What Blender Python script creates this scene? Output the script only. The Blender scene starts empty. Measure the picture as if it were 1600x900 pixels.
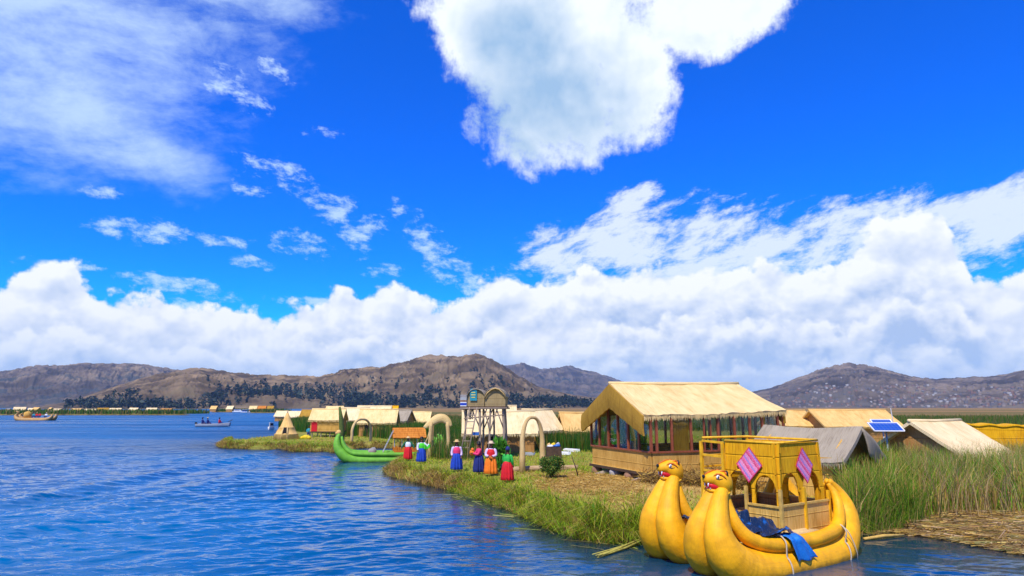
import bpy, math, random
import numpy as np
from mathutils import Vector, Matrix
R = math.radians
random.seed(7)
rng = np.random.default_rng(11)
scene = bpy.context.scene
COL = scene.collection

# ------------------------------------------------------------------ camera
CAM_H, FPX, PITCH = 3.8, 1042.0, math.atan(186 / 1042.0)
cam_d = bpy.data.cameras.new('camera')
cam = bpy.data.objects.new('camera', cam_d)
COL.objects.link(cam)
cam.location = (0, 0, CAM_H)
cam.rotation_euler = (math.pi / 2 + PITCH, 0, 0)
cam_d.sensor_width = 36
cam_d.lens = 36 * FPX / 1600
cam_d.clip_start = 0.1
cam_d.clip_end = 40000
scene.camera = cam

# ------------------------------------------------------------------ sun, exposure
SUN_EL, SUN_AZ = R(56), math.atan2(-0.42, -0.90)      # azimuth clockwise from +Y
sun_d = bpy.data.lights.new('sun', 'SUN')
sun_d.energy = 4.6
sun_d.angle = R(0.55)
sun_d.color = (1.0, 0.92, 0.76)
sun = bpy.data.objects.new('sun', sun_d)
COL.objects.link(sun)
sd = Vector((math.sin(SUN_AZ) * math.cos(SUN_EL), math.cos(SUN_AZ) * math.cos(SUN_EL), math.sin(SUN_EL)))
sun.rotation_euler = sd.to_track_quat('Z', 'Y').to_euler()
sun.location = (0, 0, 60)
scene.view_settings.view_transform = 'Standard'
scene.view_settings.look = 'None'
scene.view_settings.exposure = 0.24
scene.view_settings.gamma = 1.0
scene.cycles.max_bounces = 8
scene.cycles.diffuse_bounces = 3
scene.cycles.glossy_bounces = 4
scene.cycles.transmission_bounces = 4
scene.cycles.transparent_max_bounces = 12
scene.cycles.volume_bounces = 0
scene.cycles.use_denoising = True
scene.cycles.sample_clamp_indirect = 8


def ray(u, v):
    xc, yc = (u - 800) / FPX, (450 - v) / FPX
    c, s = math.cos(PITCH), math.sin(PITCH)
    return Vector((xc, c - yc * s, s + yc * c))


def P(u, v, z=0.0):
    d = ray(u, v)
    t = (z - CAM_H) / d.z
    return Vector((d.x * t, d.y * t, z))


def PD(u, v, Y):
    d = ray(u, v)
    t = Y / d.y
    return Vector((d.x * t, Y, CAM_H + d.z * t))


def azel(u, v):
    d = ray(u, v).normalized()
    return math.atan2(d.x, d.y), math.asin(d.z)


# ------------------------------------------------------------------ tiny node language
class S:
    tree = None

    def __init__(self, sock): self.s = sock

    @staticmethod
    def node(t, **kw):
        n = S.tree.nodes.new(t)
        for k, v in kw.items(): setattr(n, k, v)
        return n

    @staticmethod
    def put(inp, v):
        if isinstance(v, S): S.tree.links.new(v.s, inp)
        else: inp.default_value = v

    @staticmethod
    def m(op, *a, clamp=False):
        n = S.node('ShaderNodeMath', operation=op)
        n.use_clamp = clamp
        for i, x in enumerate(a): S.put(n.inputs[i], x)
        return S(n.outputs[0])

    def __add__(s, o): return S.m('ADD', s, o)
    __radd__ = __add__
    def __sub__(s, o): return S.m('SUBTRACT', s, o)
    def __rsub__(s, o): return S.m('SUBTRACT', o, s)
    def __mul__(s, o): return S.m('MULTIPLY', s, o)
    __rmul__ = __mul__
    def __truediv__(s, o): return S.m('DIVIDE', s, o)


def smooth(x, a, b, lo=0.0, hi=1.0):
    n = S.node('ShaderNodeMapRange', interpolation_type='SMOOTHSTEP')
    for k, v in (('Value', x), ('From Min', a), ('From Max', b), ('To Min', lo), ('To Max', hi)): S.put(n.inputs[k], v)
    return S(n.outputs['Result'])


def vec(x, y, z=0.0):
    n = S.node('ShaderNodeCombineXYZ')
    for i, v in enumerate((x, y, z)): S.put(n.inputs[i], v)
    return S(n.outputs[0])


def sep(v):
    n = S.node('ShaderNodeSeparateXYZ')
    S.put(n.inputs[0], v)
    return [S(n.outputs[i]) for i in range(3)]


def noise(v, scale=1.0, detail=4.0, rough=0.5, dist=0.0, lac=2.0, dim='3D'):
    n = S.node('ShaderNodeTexNoise', noise_dimensions=dim)
    S.put(n.inputs['Vector'], v)
    for k, x in (('Scale', scale), ('Detail', detail), ('Roughness', rough), ('Distortion', dist), ('Lacunarity', lac)): S.put(n.inputs[k], x)
    return S(n.outputs['Fac'])


def voro(v, scale=1.0, detail=3.0, rough=0.5):
    n = S.node('ShaderNodeTexVoronoi', feature='F1', voronoi_dimensions='2D')
    S.put(n.inputs['Vector'], v)
    n.normalize = True
    for k, x in (('Scale', scale), ('Detail', detail), ('Roughness', rough)): S.put(n.inputs[k], x)
    return S(n.outputs['Distance'])


def mix(f, a, b, blend='MIX'):
    n = S.node('ShaderNodeMix', data_type='RGBA', blend_type=blend)
    S.put(n.inputs[0], f)
    for i, x in ((6, a), (7, b)):
        if isinstance(x, S): S.tree.links.new(x.s, n.inputs[i])
        else: n.inputs[i].default_value = (*x[:3], 1)
    return S(n.outputs[2])


def ramp(f, stops):
    n = S.node('ShaderNodeValToRGB')
    e = n.color_ramp.elements
    while len(e) < len(stops): e.new(0.5)
    for i, (p, c) in enumerate(stops):
        e[i].position = p
        e[i].color = (*c, 1)
    S.put(n.inputs[0], f)
    return S(n.outputs[0])


def curve(x, pts, x0, x1, y0, y1):
    """piecewise smooth function through pts, as a Float Curve node"""
    n = S.node('ShaderNodeFloatCurve')
    c = n.mapping.curves[0]
    q = [((a - x0) / (x1 - x0), (b - y0) / (y1 - y0)) for a, b in sorted(pts)]
    c.points[0].location = q[0]
    c.points[1].location = q[-1]
    for a in q[1:-1]: c.points.new(*a)
    n.mapping.update()
    S.put(n.inputs['Value'], (x - x0) / (x1 - x0))
    return S(n.outputs[0]) * (y1 - y0) + y0


# ------------------------------------------------------------------ sky with clouds
def n2(v, scale=1.0, detail=4.0, rough=0.5, dist=0.0):
    return noise(v, scale, min(detail, 8.0), rough, dist, 2.0, '2D')


world = bpy.data.worlds.new('World')
scene.world = world
world.use_nodes = True
wt = world.node_tree
world.cycles.sampling_method = 'MANUAL'
world.cycles.sample_map_resolution = 512
wt.nodes.clear()
S.tree = wt
WSTR = 0.1
tc = S.node('ShaderNodeTexCoord')
dirv = S(tc.outputs['Generated'])
dx, dy, dz = sep(dirv)
az = S.m('ARCTAN2', dx, dy)
el = S.m('ARCSINE', dz)
sky = S.node('ShaderNodeTexSky', sky_type='NISHITA')
sky.sun_disc = False
sky.sun_elevation = SUN_EL
sky.sun_rotation = SUN_AZ
sky.altitude = 3800
sky.air_density = 1.0
sky.dust_density = 0.3
sky.ozone_density = 2.0
hs = S.node('ShaderNodeHueSaturation')
hs.inputs['Saturation'].default_value = 1.5
hs.inputs['Value'].default_value = 1.0
wt.links.new(sky.outputs[0], hs.inputs['Color'])
blue = mix(1.0, S(hs.outputs[0]), (0.01, 1.50, 2.95), 'MULTIPLY')
blue = mix(smooth(el, 0.0, 0.45), mix(1.0, blue, (1.0, 1.18, 0.74), 'MULTIPLY'), blue)

q = vec(az, el)
K = 1 / WSTR


def blob(u, v, ru, rv, rot=0.0):
    """soft ellipse on the sky round one cloud: 1 in the middle, 0 on its rim"""
    a0, e0 = azel(u, v)
    su, sv = ru / FPX, rv / FPX
    c, s = math.cos(rot), math.sin(rot)
    x, y = az - a0, el - e0
    X = (x * c + y * s) / su
    Y = (y * c - x * s) / sv
    return 1.0 - (X * X + Y * Y)


def mx(*a):
    r = a[0]
    for b in a[1:]: r = S.m('SMOOTH_MAX', r, b, 0.25)
    return r


warp = n2(q, 5.0, 3.0)
wx0 = (warp - 0.5) * 0.08
# --- thin high veil, drawn out in streaks
qs = vec(az * 1.0 + el * 0.55, el * 2.4 - az * 0.5, 3.3)
streak = n2(qs, 6.5, 10.0, 0.66, 0.12)
fine = n2(vec(az + el * 0.4, el * 1.7), 26.0, 8.0, 0.66, 0.15)
veil_m = mx(blob(60, 60, 330, 190, 0.25), blob(40, 150, 260, 90, -0.15), blob(150, 190, 190, 60, -0.35),
            blob(250, 245, 120, 45, -0.25), blob(330, -30, 220, 50))
veil = smooth(veil_m * 0.62 + (streak - 0.5) * 1.25 + (fine - 0.5) * 0.25, -0.05, 1.0)
# --- torn small clouds in the middle left
bits_m = mx(blob(225, 362, 90, 22, 0.05), blob(330, 373, 60, 12), blob(480, 380, 62, 24), blob(545, 350, 65, 40, -0.3),
            blob(395, 408, 40, 14), blob(370, 140, 62, 26, -0.4), blob(425, 105, 34, 16, -0.4), blob(270, 443, 80, 16, -0.1),
            blob(310, 468, 85, 22, -0.2), blob(690, 400, 130, 30, -0.75), blob(740, 440, 90, 32, -0.4), blob(440, 265, 75, 18, -0.3),
            blob(600, 425, 45, 14), blob(495, 310, 70, 20, -0.3), blob(90, 412, 70, 10), blob(150, 298, 40, 12),
            blob(500, 205, 40, 12), blob(780, 430, 60, 22), blob(20, 405, 30, 8), blob(390, 285, 40, 22), blob(470, 470, 60, 8))
bn = n2(vec(az + el * 0.5, el * 1.9 - az * 0.15, 1.7), 22.0, 10.0, 0.68, 0.1)
bits = smooth(S.m('MINIMUM', bits_m, 0.8) * 0.5 + (bn - 0.5) * 2.5, 0.18, 0.85)
# --- the streaky cloud sheet over the right bank
sheet_m = mx(blob(1010, 375, 225, 62, 0.08), blob(1230, 395, 260, 58, 0.2), blob(1480, 355, 260, 50, 0.12), blob(900, 385, 110, 40, 0.1),
             blob(980, 315, 60, 25, 0.3), blob(1180, 440, 360, 50))
sheet = smooth(S.m('MINIMUM', sheet_m, 0.7) * 0.95 + (n2(vec(az + el * -0.5, el * 1.9 - az * 0.22, 5.1), 14.0, 10.0, 0.68, 0.1) - 0.5) * 2.7, 0.08, 0.85)
# --- the big near cloud overhead
big_m = mx(blob(850, 30, 225, 130), blob(866, 168, 142, 114, 0.0), blob(985, 130, 80, 112), blob(1110, 0, 130, 82), blob(745, 40, 95, 85), blob(920, -100, 380, 150))
bgn = n2(q, 8.5, 12.0, 0.66, 0.05)
big_d = S.m('MINIMUM', big_m, 1.0) * 0.9 + (bgn - 0.5) * 1.8
big = smooth(big_d, 0.02, 0.50)
bshade = smooth(mx(blob(860, 165, 170, 100), blob(820, 70, 110, 90)) + (n2(q, 6.0, 4.0) - 0.5) * 1.2, -0.6, 1.3)
blump = voro(vec(az + wx0, el + 0.02), 9.0, 3.0, 0.6) - voro(vec(az + wx0 - 0.012, el + 0.0), 9.0, 3.0, 0.6)
blit = n2(q, 7.5, 7.0, 0.55, 0.25) - n2(vec(az, el - 0.03), 7.5, 7.0, 0.55, 0.25)
big_c = mix(S.m('ADD', bshade, blit * 1.0 + blump * 0.7, clamp=True), (0.86 * K, 0.92 * K, 0.97 * K), (0.32 * K, 0.49 * K, 0.72 * K))
# --- cumulus bank on the horizon
TOP = [(-260, 470), (-120, 440), (0, 452), (40, 432), (90, 420), (128, 424), (145, 452), (200, 470), (280, 484), (350, 488), (395, 482), (432, 496),
       (462, 492), (505, 468), (535, 458), (600, 458), (640, 462), (675, 478), (725, 466), (765, 446), (815, 446), (860, 450),
       (900, 434), (1000, 424), (1040, 432), (1110, 432), (1170, 424), (1240, 430), (1310, 420), (1350, 372), (1400, 352), (1450, 350), (1495, 372), (1515, 424),
       (1560, 440), (1600, 424), (1660, 410), (1800, 440)]
tp = [azel(u, v) for u, v in TOP]
a_lo, a_hi = tp[0][0], tp[-1][0]
tp = [(-math.pi, 0.18), (-2.0, 0.15), (-1.2, 0.2)] + tp + [(1.2, 0.2), (2.0, 0.14), (math.pi, 0.18)]
top = curve(az, tp, -math.pi, math.pi, 0.0, 0.4)
wx, wy = (warp - 0.5) * 0.05, (warp - 0.5) * 0.03
cn = n2(q, 26.0, 8.0, 0.6)
patch = n2(vec(az, el * 2.2), 7.0, 6.0, 0.58, 0.1)


def bank_layer(tp_, sc, amp, ox, soft, dens, lo, hi):
    """one row of heaped cloud: lit along its rim and its lumps, grey-lilac in the belly"""
    x, y = az + wx + ox, el * 1.15 + wy
    p0 = voro(vec(x, y), sc, 3.0, 0.55)
    p1 = voro(vec(x - 0.10 / sc, y + 0.26 / sc), sc, 3.0, 0.55)
    h = tp_ - el + (0.42 - p0) * amp + (cn - 0.5) * 0.048
    a_ = smooth(h, -0.001, soft)
    g_ = S.m('ADD', smooth(h, lo, hi) * dens * smooth(patch, 0.34, 0.62, 0.35, 1.15), (p1 - p0) * -2.3 + 0.06, clamp=True)
    return a_, mix(g_, (0.91 * K, 0.935 * K, 0.96 * K), (0.43 * K, 0.55 * K, 0.78 * K))


roll = n2(vec(az, 0.5), 9.0, 3.0, 0.6)
roll2 = n2(vec(az, 4.5), 12.0, 3.0, 0.6)
layers = [bank_layer(top, 13.0, 0.085, 0.0, 0.012, 0.62, 0.012, 0.085),
          bank_layer(top * 0.60 + (roll - 0.5) * 0.085, 17.0, 0.062, 3.1, 0.016, 0.80, 0.006, 0.060),
          bank_layer(top * 0.30 + (roll2 - 0.5) * 0.060, 23.0, 0.042, 7.7, 0.018, 0.66, 0.004, 0.045)]

c = blue
white = (0.80 * K, 0.87 * K, 0.97 * K)
c = mix(veil * 0.78, c, (0.62 * K, 0.80 * K, 1.0 * K))
c = mix(bits * 0.72, c, (0.62 * K, 0.80 * K, 1.0 * K))
c = mix(sheet * 0.86, c, white)
c = mix(big, c, big_c)
air = smooth(el, 0.0, 0.11, 0.62, 0.0)                  # the air in front of the lowest cloud
for a_, col_ in layers: c = mix(a_, c, mix(air, col_, (0.56 * K, 0.74 * K, 0.95 * K)))
c = mix(smooth(el, -0.02, 0.0), (0.12 * K, 0.2 * K, 0.34 * K), c)
bg = S.node('ShaderNodeBackground')
bg.inputs['Strength'].default_value = WSTR
S.put(bg.inputs['Color'], c)
wo = S.node('ShaderNodeOutputWorld')
wt.links.new(bg.outputs[0], wo.inputs['Surface'])


# ------------------------------------------------------------------ materials
def newmat(name):
    m = bpy.data.materials.new(name)
    m.use_nodes = True
    m.node_tree.nodes.clear()
    S.tree = m.node_tree
    return m


def finish(m, color, rough=0.8, height=None, hdist=0.01, spec=0.3, extra=None):
    t = m.node_tree
    p = S.node('ShaderNodeBsdfPrincipled')
    if isinstance(color, S): t.links.new(color.s, p.inputs['Base Color'])
    else: p.inputs['Base Color'].default_value = (*color, 1)
    S.put(p.inputs['Roughness'], rough)
    p.inputs['Specular IOR Level'].default_value = spec
    if height is not None:
        b = S.node('ShaderNodeBump')
        b.inputs['Distance'].default_value = hdist
        b.inputs['Strength'].default_value = 1.0
        t.links.new(height.s, b.inputs['Height'])
        t.links.new(b.outputs[0], p.inputs['Normal'])
    for k, v in (extra or {}).items(): p.inputs[k].default_value = v
    o = S.node('ShaderNodeOutputMaterial')
    t.links.new(p.outputs[0], o.inputs['Surface'])
    return m


def uvs():
    n = S.node('ShaderNodeUVMap')
    u, v, _ = sep(S(n.outputs[0]))
    return u, v


def objv():
    return S(S.node('ShaderNodeTexCoord').outputs['Object'])


def reed(name, light, mid, dark, strand=38.0, bands=0.0, worn=0.5):
    """bundled or woven reeds: strands along V, binding rows every `bands` metres"""
    m = newmat(name)
    u, v = uvs()
    fine = noise(vec(u * strand, v * 1.6), 1.0, 4.0, 0.6, 0.0, dim='2D')
    broad = noise(vec(u * 2.2, v * 0.9), 1.0, 5.0, 0.6, 0.0, dim='2D')
    blot = noise(vec(u * 0.5, v * 0.6, 2.0), 1.0, 3.0)
    f = S.m('ADD', fine * 0.75 + broad * worn - 0.12, blot * 0.25, clamp=True)
    col = ramp(f, [(0.30, dark), (0.5, mid), (0.68, light), (0.9, tuple(min(1, x * 1.12) for x in light))])
    h = fine
    if bands:
        tri = S.m('ABSOLUTE', S.m('FRACT', v / bands) - 0.5)
        line = smooth(tri, 0.44, 0.49)
        col = mix(line * 0.25, col, tuple(x * 0.5 for x in dark))
        h = h - line * 0.8
    return finish(m, col, 0.85, h, 0.02, 0.15)


def plain(name, c, rough=0.6, var=0.25, scale=6.0, spec=0.3, bump=0.0, extra=None):
    m = newmat(name)
    o = objv()
    n = noise(o, scale, 5.0, 0.6)
    n2_ = noise(o, scale * 7.3, 3.0, 0.6)
    f = smooth(n * 0.7 + n2_ * 0.3, 0.3, 0.7)
    col = mix(f, tuple(x * (1 - var) for x in c), tuple(min(1, x * (1 + var * 0.6)) for x in c))
    return finish(m, col, rough, n2_ if bump else None, bump, spec, extra)


def tinted(name, rough=0.8, translucent=0.0, spec=0.2, nscale=0.0):
    """albedo from the colour each blade, leaf or stone was given when it was made"""
    m = newmat(name)
    a = S.node('ShaderNodeAttribute')
    a.attribute_name = 'Col'
    col = S(a.outputs['Color'])
    if nscale:
        n = noise(objv(), nscale, 6.0, 0.65)
        col = mix(1.0, col, ramp(n, [(0.25, (0.55, 0.55, 0.55)), (0.75, (1.3, 1.3, 1.3))]), 'MULTIPLY')
        return finish(m, col, rough, n, 0.05, spec)
    if not translucent: return finish(m, col, rough, None, 0, spec)
    t = m.node_tree
    p = S.node('ShaderNodeBsdfPrincipled')
    t.links.new(col.s, p.inputs['Base Color'])
    p.inputs['Roughness'].default_value = rough
    p.inputs['Specular IOR Level'].default_value = spec
    tr = S.node('ShaderNodeBsdfTranslucent')
    t.links.new(col.s, tr.inputs['Color'])
    mxs = S.node('ShaderNodeMixShader')
    mxs.inputs[0].default_value = translucent
    t.links.new(p.outputs[0], mxs.inputs[1])
    t.links.new(tr.outputs[0], mxs.inputs[2])
    o = S.node('ShaderNodeOutputMaterial')
    t.links.new(mxs.outputs[0], o.inputs['Surface'])
    return m


M = {}
M['thatch'] = reed('thatch_pale', (0.78, 0.59, 0.27), (0.68, 0.48, 0.19), (0.42, 0.26, 0.08), 30, 0, 0.5)
M['thatch_cream'] = reed('thatch_cream', (0.80, 0.64, 0.36), (0.70, 0.53, 0.27), (0.46, 0.31, 0.13), 30, 0, 0.5)
M['thatch_tan'] = reed('thatch_tan', (0.74, 0.48, 0.17), (0.62, 0.37, 0.11), (0.38, 0.20, 0.05), 30, 0, 0.5)
M['thatch_old'] = reed('thatch_grey', (0.33, 0.28, 0.20), (0.25, 0.205, 0.14), (0.12, 0.09, 0.06), 26, 0, 0.6)
M['thatch_brown'] = reed('thatch_edge', (0.40, 0.23, 0.03), (0.30, 0.155, 0.02), (0.15, 0.07, 0.01), 34, 0, 0.6)
M['mat_wall'] = reed('reed_mat_wall', (0.68, 0.41, 0.10), (0.55, 0.30, 0.06), (0.26, 0.125, 0.02), 42, 0.44, 0.4)
M['mat_wall_red'] = reed('reed_mat_russet', (0.50, 0.27, 0.09), (0.40, 0.19, 0.055), (0.20, 0.09, 0.02), 42, 0.6, 0.4)
M['yellow_mat'] = reed('yellow_reed_mat', (0.80, 0.42, 0.010), (0.65, 0.30, 0.006), (0.34, 0.14, 0.004), 34, 0.42, 0.5)
M['wattle'] = reed('wattle_panel', (0.72, 0.46, 0.12), (0.58, 0.34, 0.07), (0.28, 0.15, 0.025), 26, 0.36, 0.5)
M['bundle'] = reed('reed_bundle', (0.66, 0.48, 0.22), (0.54, 0.36, 0.14), (0.33, 0.20, 0.07), 40, 0, 0.5)
M['log'] = reed('log_bark', (0.50, 0.35, 0.20), (0.37, 0.24, 0.13), (0.20, 0.12, 0.06), 26, 0, 0.5)
M['pole'] = reed('weathered_pole', (0.34, 0.27, 0.21), (0.24, 0.18, 0.135), (0.12, 0.085, 0.06), 40, 0, 0.6)
M['mat_old'] = reed('olive_reed_mat', (0.36, 0.27, 0.13), (0.28, 0.20, 0.09), (0.15, 0.10, 0.04), 40, 0.35, 0.5)
M['orange_mat'] = reed('orange_reed_mat', (0.62, 0.24, 0.04), (0.48, 0.16, 0.02), (0.16, 0.045, 0.01), 20, 0.21, 0.4)
M['redwood'] = plain('red_brown_paint', (0.30, 0.08, 0.035), 0.5, 0.3, 5)
M['darkwood'] = plain('dark_timber', (0.085, 0.05, 0.03), 0.7, 0.35, 5)
M['yellow_wood'] = plain('yellow_painted_pole', (0.76, 0.42, 0.012), 0.5, 0.3, 5)
M['pale_wood'] = plain('pale_pole', (0.62, 0.40, 0.09), 0.6, 0.3, 6)
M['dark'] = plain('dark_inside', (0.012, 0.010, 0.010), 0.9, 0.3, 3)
M['stone'] = plain('grey_stone', (0.33, 0.31, 0.30), 0.8, 0.35, 4, 0.3, 0.02)
M['rust'] = plain('stump_brown', (0.30, 0.16, 0.09), 0.8, 0.4, 5, 0.3, 0.02)
M['white'] = plain('white_paint', (0.78, 0.79, 0.80), 0.45, 0.08, 4)
M['grey'] = plain('grey_paint', (0.36, 0.38, 0.40), 0.5, 0.15, 4)
M['blue_paint'] = plain('blue_paint', (0.03, 0.13, 0.45), 0.45, 0.15, 4)
M['teal'] = plain('teal_cloth', (0.02, 0.27, 0.36), 0.6, 0.2, 4)
M['red'] = plain('red_cloth', (0.62, 0.012, 0.02), 0.7, 0.2, 8)
M['royal'] = plain('blue_cloth', (0.012, 0.055, 0.42), 0.7, 0.25, 8)
M['navy'] = plain('navy_cloth', (0.015, 0.025, 0.16), 0.7, 0.25, 8)
M['orange'] = plain('orange_cloth', (0.82, 0.20, 0.012), 0.7, 0.2, 8)
M['green'] = plain('green_cloth', (0.03, 0.42, 0.06), 0.7, 0.2, 8)
M['dkgreen'] = plain('dark_green_cloth', (0.012, 0.14, 0.06), 0.7, 0.2, 8)
M['lime'] = plain('lime_cloth', (0.07, 0.62, 0.03), 0.7, 0.2, 8)
M['pink'] = plain('pink_cloth', (0.72, 0.04, 0.15), 0.7, 0.2, 8)
M['lilac'] = plain('lilac_blouse', (0.66, 0.52, 0.74), 0.7, 0.12, 8)
M['cream'] = plain('pale_blouse', (0.66, 0.70, 0.76), 0.7, 0.12, 8)
M['skin'] = plain('tanned_skin', (0.20, 0.085, 0.045), 0.55, 0.12, 9)
M['hair'] = plain('black_hair', (0.012, 0.010, 0.010), 0.5, 0.2, 20)
M['straw'] = plain('straw_hat', (0.62, 0.42, 0.17), 0.8, 0.2, 20)
M['palehat'] = plain('pale_felt_hat', (0.66, 0.50, 0.33), 0.8, 0.15, 20)
M['eye'] = plain('eye_white', (0.8, 0.78, 0.74), 0.25, 0.03, 4)
M['black'] = plain('black_paint', (0.01, 0.01, 0.01), 0.4, 0.1, 4)
M['mouth'] = plain('red_mouth', (0.62, 0.012, 0.02), 0.4, 0.15, 9)
M['tawny'] = plain('orange_marking', (0.62, 0.15, 0.01), 0.55, 0.2, 9)
M['rope'] = plain('pale_rope', (0.52, 0.45, 0.33), 0.8, 0.2, 30)
M['sack'] = plain('yellow_sacking', (0.72, 0.52, 0.02), 0.7, 0.2, 10)


def mk_hull(name, c, dirt):
    m = newmat(name)
    u, v = uvs()
    n = noise(objv(), 2.4, 6.0, 0.62)
    spots = smooth(noise(objv(), 6.0, 6.0, 0.75), 0.62, 0.74)
    seam = noise(vec(u * 14, v * 0.5), 1.0, 3.0, 0.5, dim='2D')
    streak = noise(vec(u * 60, v * 2.0), 1.0, 3.0, 0.5, dim='2D')
    wave = noise(vec(u * 1.5, v * 4.0), 1.0, 3.0, 0.5, dim='2D')
    col = mix(smooth(n, 0.32, 0.7), tuple(x * 0.8 for x in c), tuple(min(1, x * 1.12) for x in c))
    col = mix(smooth(streak, 0.5, 0.75) * 0.26, col, tuple(x * 0.55 for x in c))
    col = mix(spots * 0.6, col, dirt)
    z = sep(objv())[2]
    col = mix(smooth(z + (n - 0.5) * 0.25, 0.16, -0.02) * 0.75, col, tuple(x * 0.55 for x in dirt))   # wet, weedy waterline
    return finish(m, col, 0.55, seam * 0.25 + streak * 0.2 + wave * 1.3, 0.016, 0.35)


M['hull_yellow'] = mk_hull('yellow_bound_cloth', (0.93, 0.43, 0.003), (0.22, 0.15, 0.02))
M['hull_green'] = mk_hull('green_bound_cloth', (0.15, 0.42, 0.03), (0.06, 0.10, 0.03))
M['hull_straw'] = mk_hull('straw_hull', (0.46, 0.27, 0.09), (0.14, 0.09, 0.04))


def mk_diamond():
    m = newmat('woven_stripes')
    u, v = uvs()
    w = u + (noise(vec(u * 20, v * 20), 1.0, 2.0, dim='2D') - 0.5) * 0.03
    tri = S.m('FRACT', w * 2.6)
    n = noise(vec(u * 24, v * 30), 1.0, 2.0, dim='2D')
    col = ramp(tri, [(0.0, (0.70, 0.03, 0.14)), (0.30, (0.75, 0.14, 0.30)), (0.34, (0.22, 0.14, 0.45)), (0.5, (0.30, 0.2, 0.5)), (0.54, (0.74, 0.14, 0.34)), (0.8, (0.70, 0.25, 0.42)), (0.86, (0.60, 0.03, 0.12))])
    col = mix(smooth(n, 0.52, 0.62) * 0.5, col, (0.75, 0.55, 0.62))
    edge = S.m('MAXIMUM', S.m('ABSOLUTE', u - 0.5), S.m('ABSOLUTE', v - 0.5))
    col = mix(smooth(edge, 0.455, 0.465), col, (0.55, 0.03, 0.08))
    return finish(m, col, 0.8, n, 0.004)


M['diamond'] = mk_diamond()


def mk_panel():
    m = newmat('solar_cells')
    u, v = uvs()
    lu = smooth(S.m('ABSOLUTE', S.m('FRACT', u * 8) - 0.5), 0.44, 0.48)
    lv = smooth(S.m('ABSOLUTE', S.m('FRACT', v * 4) - 0.5), 0.45, 0.48)
    col = mix(S.m('MAXIMUM', lu, lv) * 0.5, (0.010, 0.07, 0.36), (0.25, 0.32, 0.5))
    return finish(m, col, 0.3, None, 0, 0.4)


M['solar'] = mk_panel()


def mk_tarp():
    m = newmat('blue_plastic_sheet')
    a = noise(objv(), 3.0, 5.0, 0.6)
    col = mix(smooth(a, 0.52, 0.62), (0.010, 0.022, 0.055), (0.008, 0.12, 0.42))
    b = noise(objv(), 9.0, 4.0, 0.6, 0.8)
    return finish(m, col, 0.28, b, 0.04, 0.5)


M['tarp'] = mk_tarp()
M['tarp_blue'] = plain('bright_blue_sheet', (0.01, 0.19, 0.62), 0.35, 0.3, 5, 0.5, 0.02)


def mk_pane():
    m = newmat('window_pane')
    t = m.node_tree
    tr = S.node('ShaderNodeBsdfTransparent')
    tr.inputs[0].default_value = (0.86, 0.88, 0.86, 1)
    g = S.node('ShaderNodeBsdfGlossy')
    g.inputs['Roughness'].default_value = 0.03
    f = S.node('ShaderNodeFresnel')
    f.inputs[0].default_value = 1.5
    x = S.node('ShaderNodeMixShader')
    t.links.new((S(f.outputs[0]) * 0.3).s, x.inputs[0])
    t.links.new(tr.outputs[0], x.inputs[1])
    t.links.new(g.outputs[0], x.inputs[2])
    o = S.node('ShaderNodeOutputMaterial')
    t.links.new(x.outputs[0], o.inputs['Surface'])
    return m


M['pane'] = mk_pane()
M['blade'] = tinted('reed_blades', 0.65, 0.38, 0.2)
M['leaf'] = tinted('leaves', 0.6, 0.25, 0.3)
M['soil'] = tinted('trodden_reed_ground', 0.95, 0, 0.1, 5.0)
M['hill'] = tinted('dry_hillside', 0.95, 0, 0.05)
M['speck'] = tinted('town_walls', 0.9)


def mk_water():
    m = newmat('lake_water')
    t = m.node_tree
    g = S.node('ShaderNodeNewGeometry')
    x, y, z = sep(S(g.outputs['Position']))
    a, b = 0.88, 0.47                                      # wind runs across the view, crests lie along it
    w = x * a + y * b
    l = y * a - x * b
    swirl = noise(vec(x * 0.25, y * 0.25), 1.0, 2.0, dim='2D')
    n1 = noise(vec(w * 0.75 + swirl * 1.5, l * 1.3), 1.0, 3.0, 0.55, 0.6, dim='2D')
    n2_ = noise(vec(w * 2.2, l * 4.0 + swirl * 2.0), 1.0, 4.0, 0.55, 0.5, dim='2D')
    n3 = noise(vec(w * 0.16, l * 0.28), 1.0, 2.0, 0.5, dim='2D')
    gust = noise(vec(x * 0.035 + 3.0, y * 0.06), 1.0, 3.0, 0.6, dim='2D')
    k = smooth(gust, 0.35, 0.65, 0.6, 1.3)
    far_ = smooth(y, 25.0, 90.0)
    h = (n1 * far_ + n2_ * (far_ * 0.2 + 0.035)) * k + n3 * far_ * 1.4
    col = mix(smooth(gust, 0.3, 0.7), (0.000, 0.062, 0.18), (0.000, 0.115, 0.30))
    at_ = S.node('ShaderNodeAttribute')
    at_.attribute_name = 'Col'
    shore_dark = S(at_.outputs['Fac'])
    col = mix(shore_dark, col, (0.003, 0.018, 0.026))  # bank's shade and reflection mixed into the water colour, with the root mat
    bmp = S.node('ShaderNodeBump')
    bmp.inputs['Distance'].default_value = 0.30
    t.links.new(h.s, bmp.inputs['Height'])
    p = S.node('ShaderNodeBsdfPrincipled')
    t.links.new(col.s, p.inputs['Base Color'])
    wind = noise(vec(x * 0.012 + 5.0, y * 0.07), 1.0, 4.0, 0.6, dim='2D')
    S.put(p.inputs['Roughness'], S.m('MAXIMUM', smooth(y, 22.0, 130.0, 0.05, 0.34) + (wind - 0.5) * smooth(y, 30.0, 110.0, 0.0, 0.75), 0.04))
    p.inputs['IOR'].default_value = 1.33
    t.links.new(bmp.outputs[0], p.inputs['Normal'])
    o = S.node('ShaderNodeOutputMaterial')
    t.links.new(p.outputs[0], o.inputs['Surface'])
    return m


M['water'] = mk_water()


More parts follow.
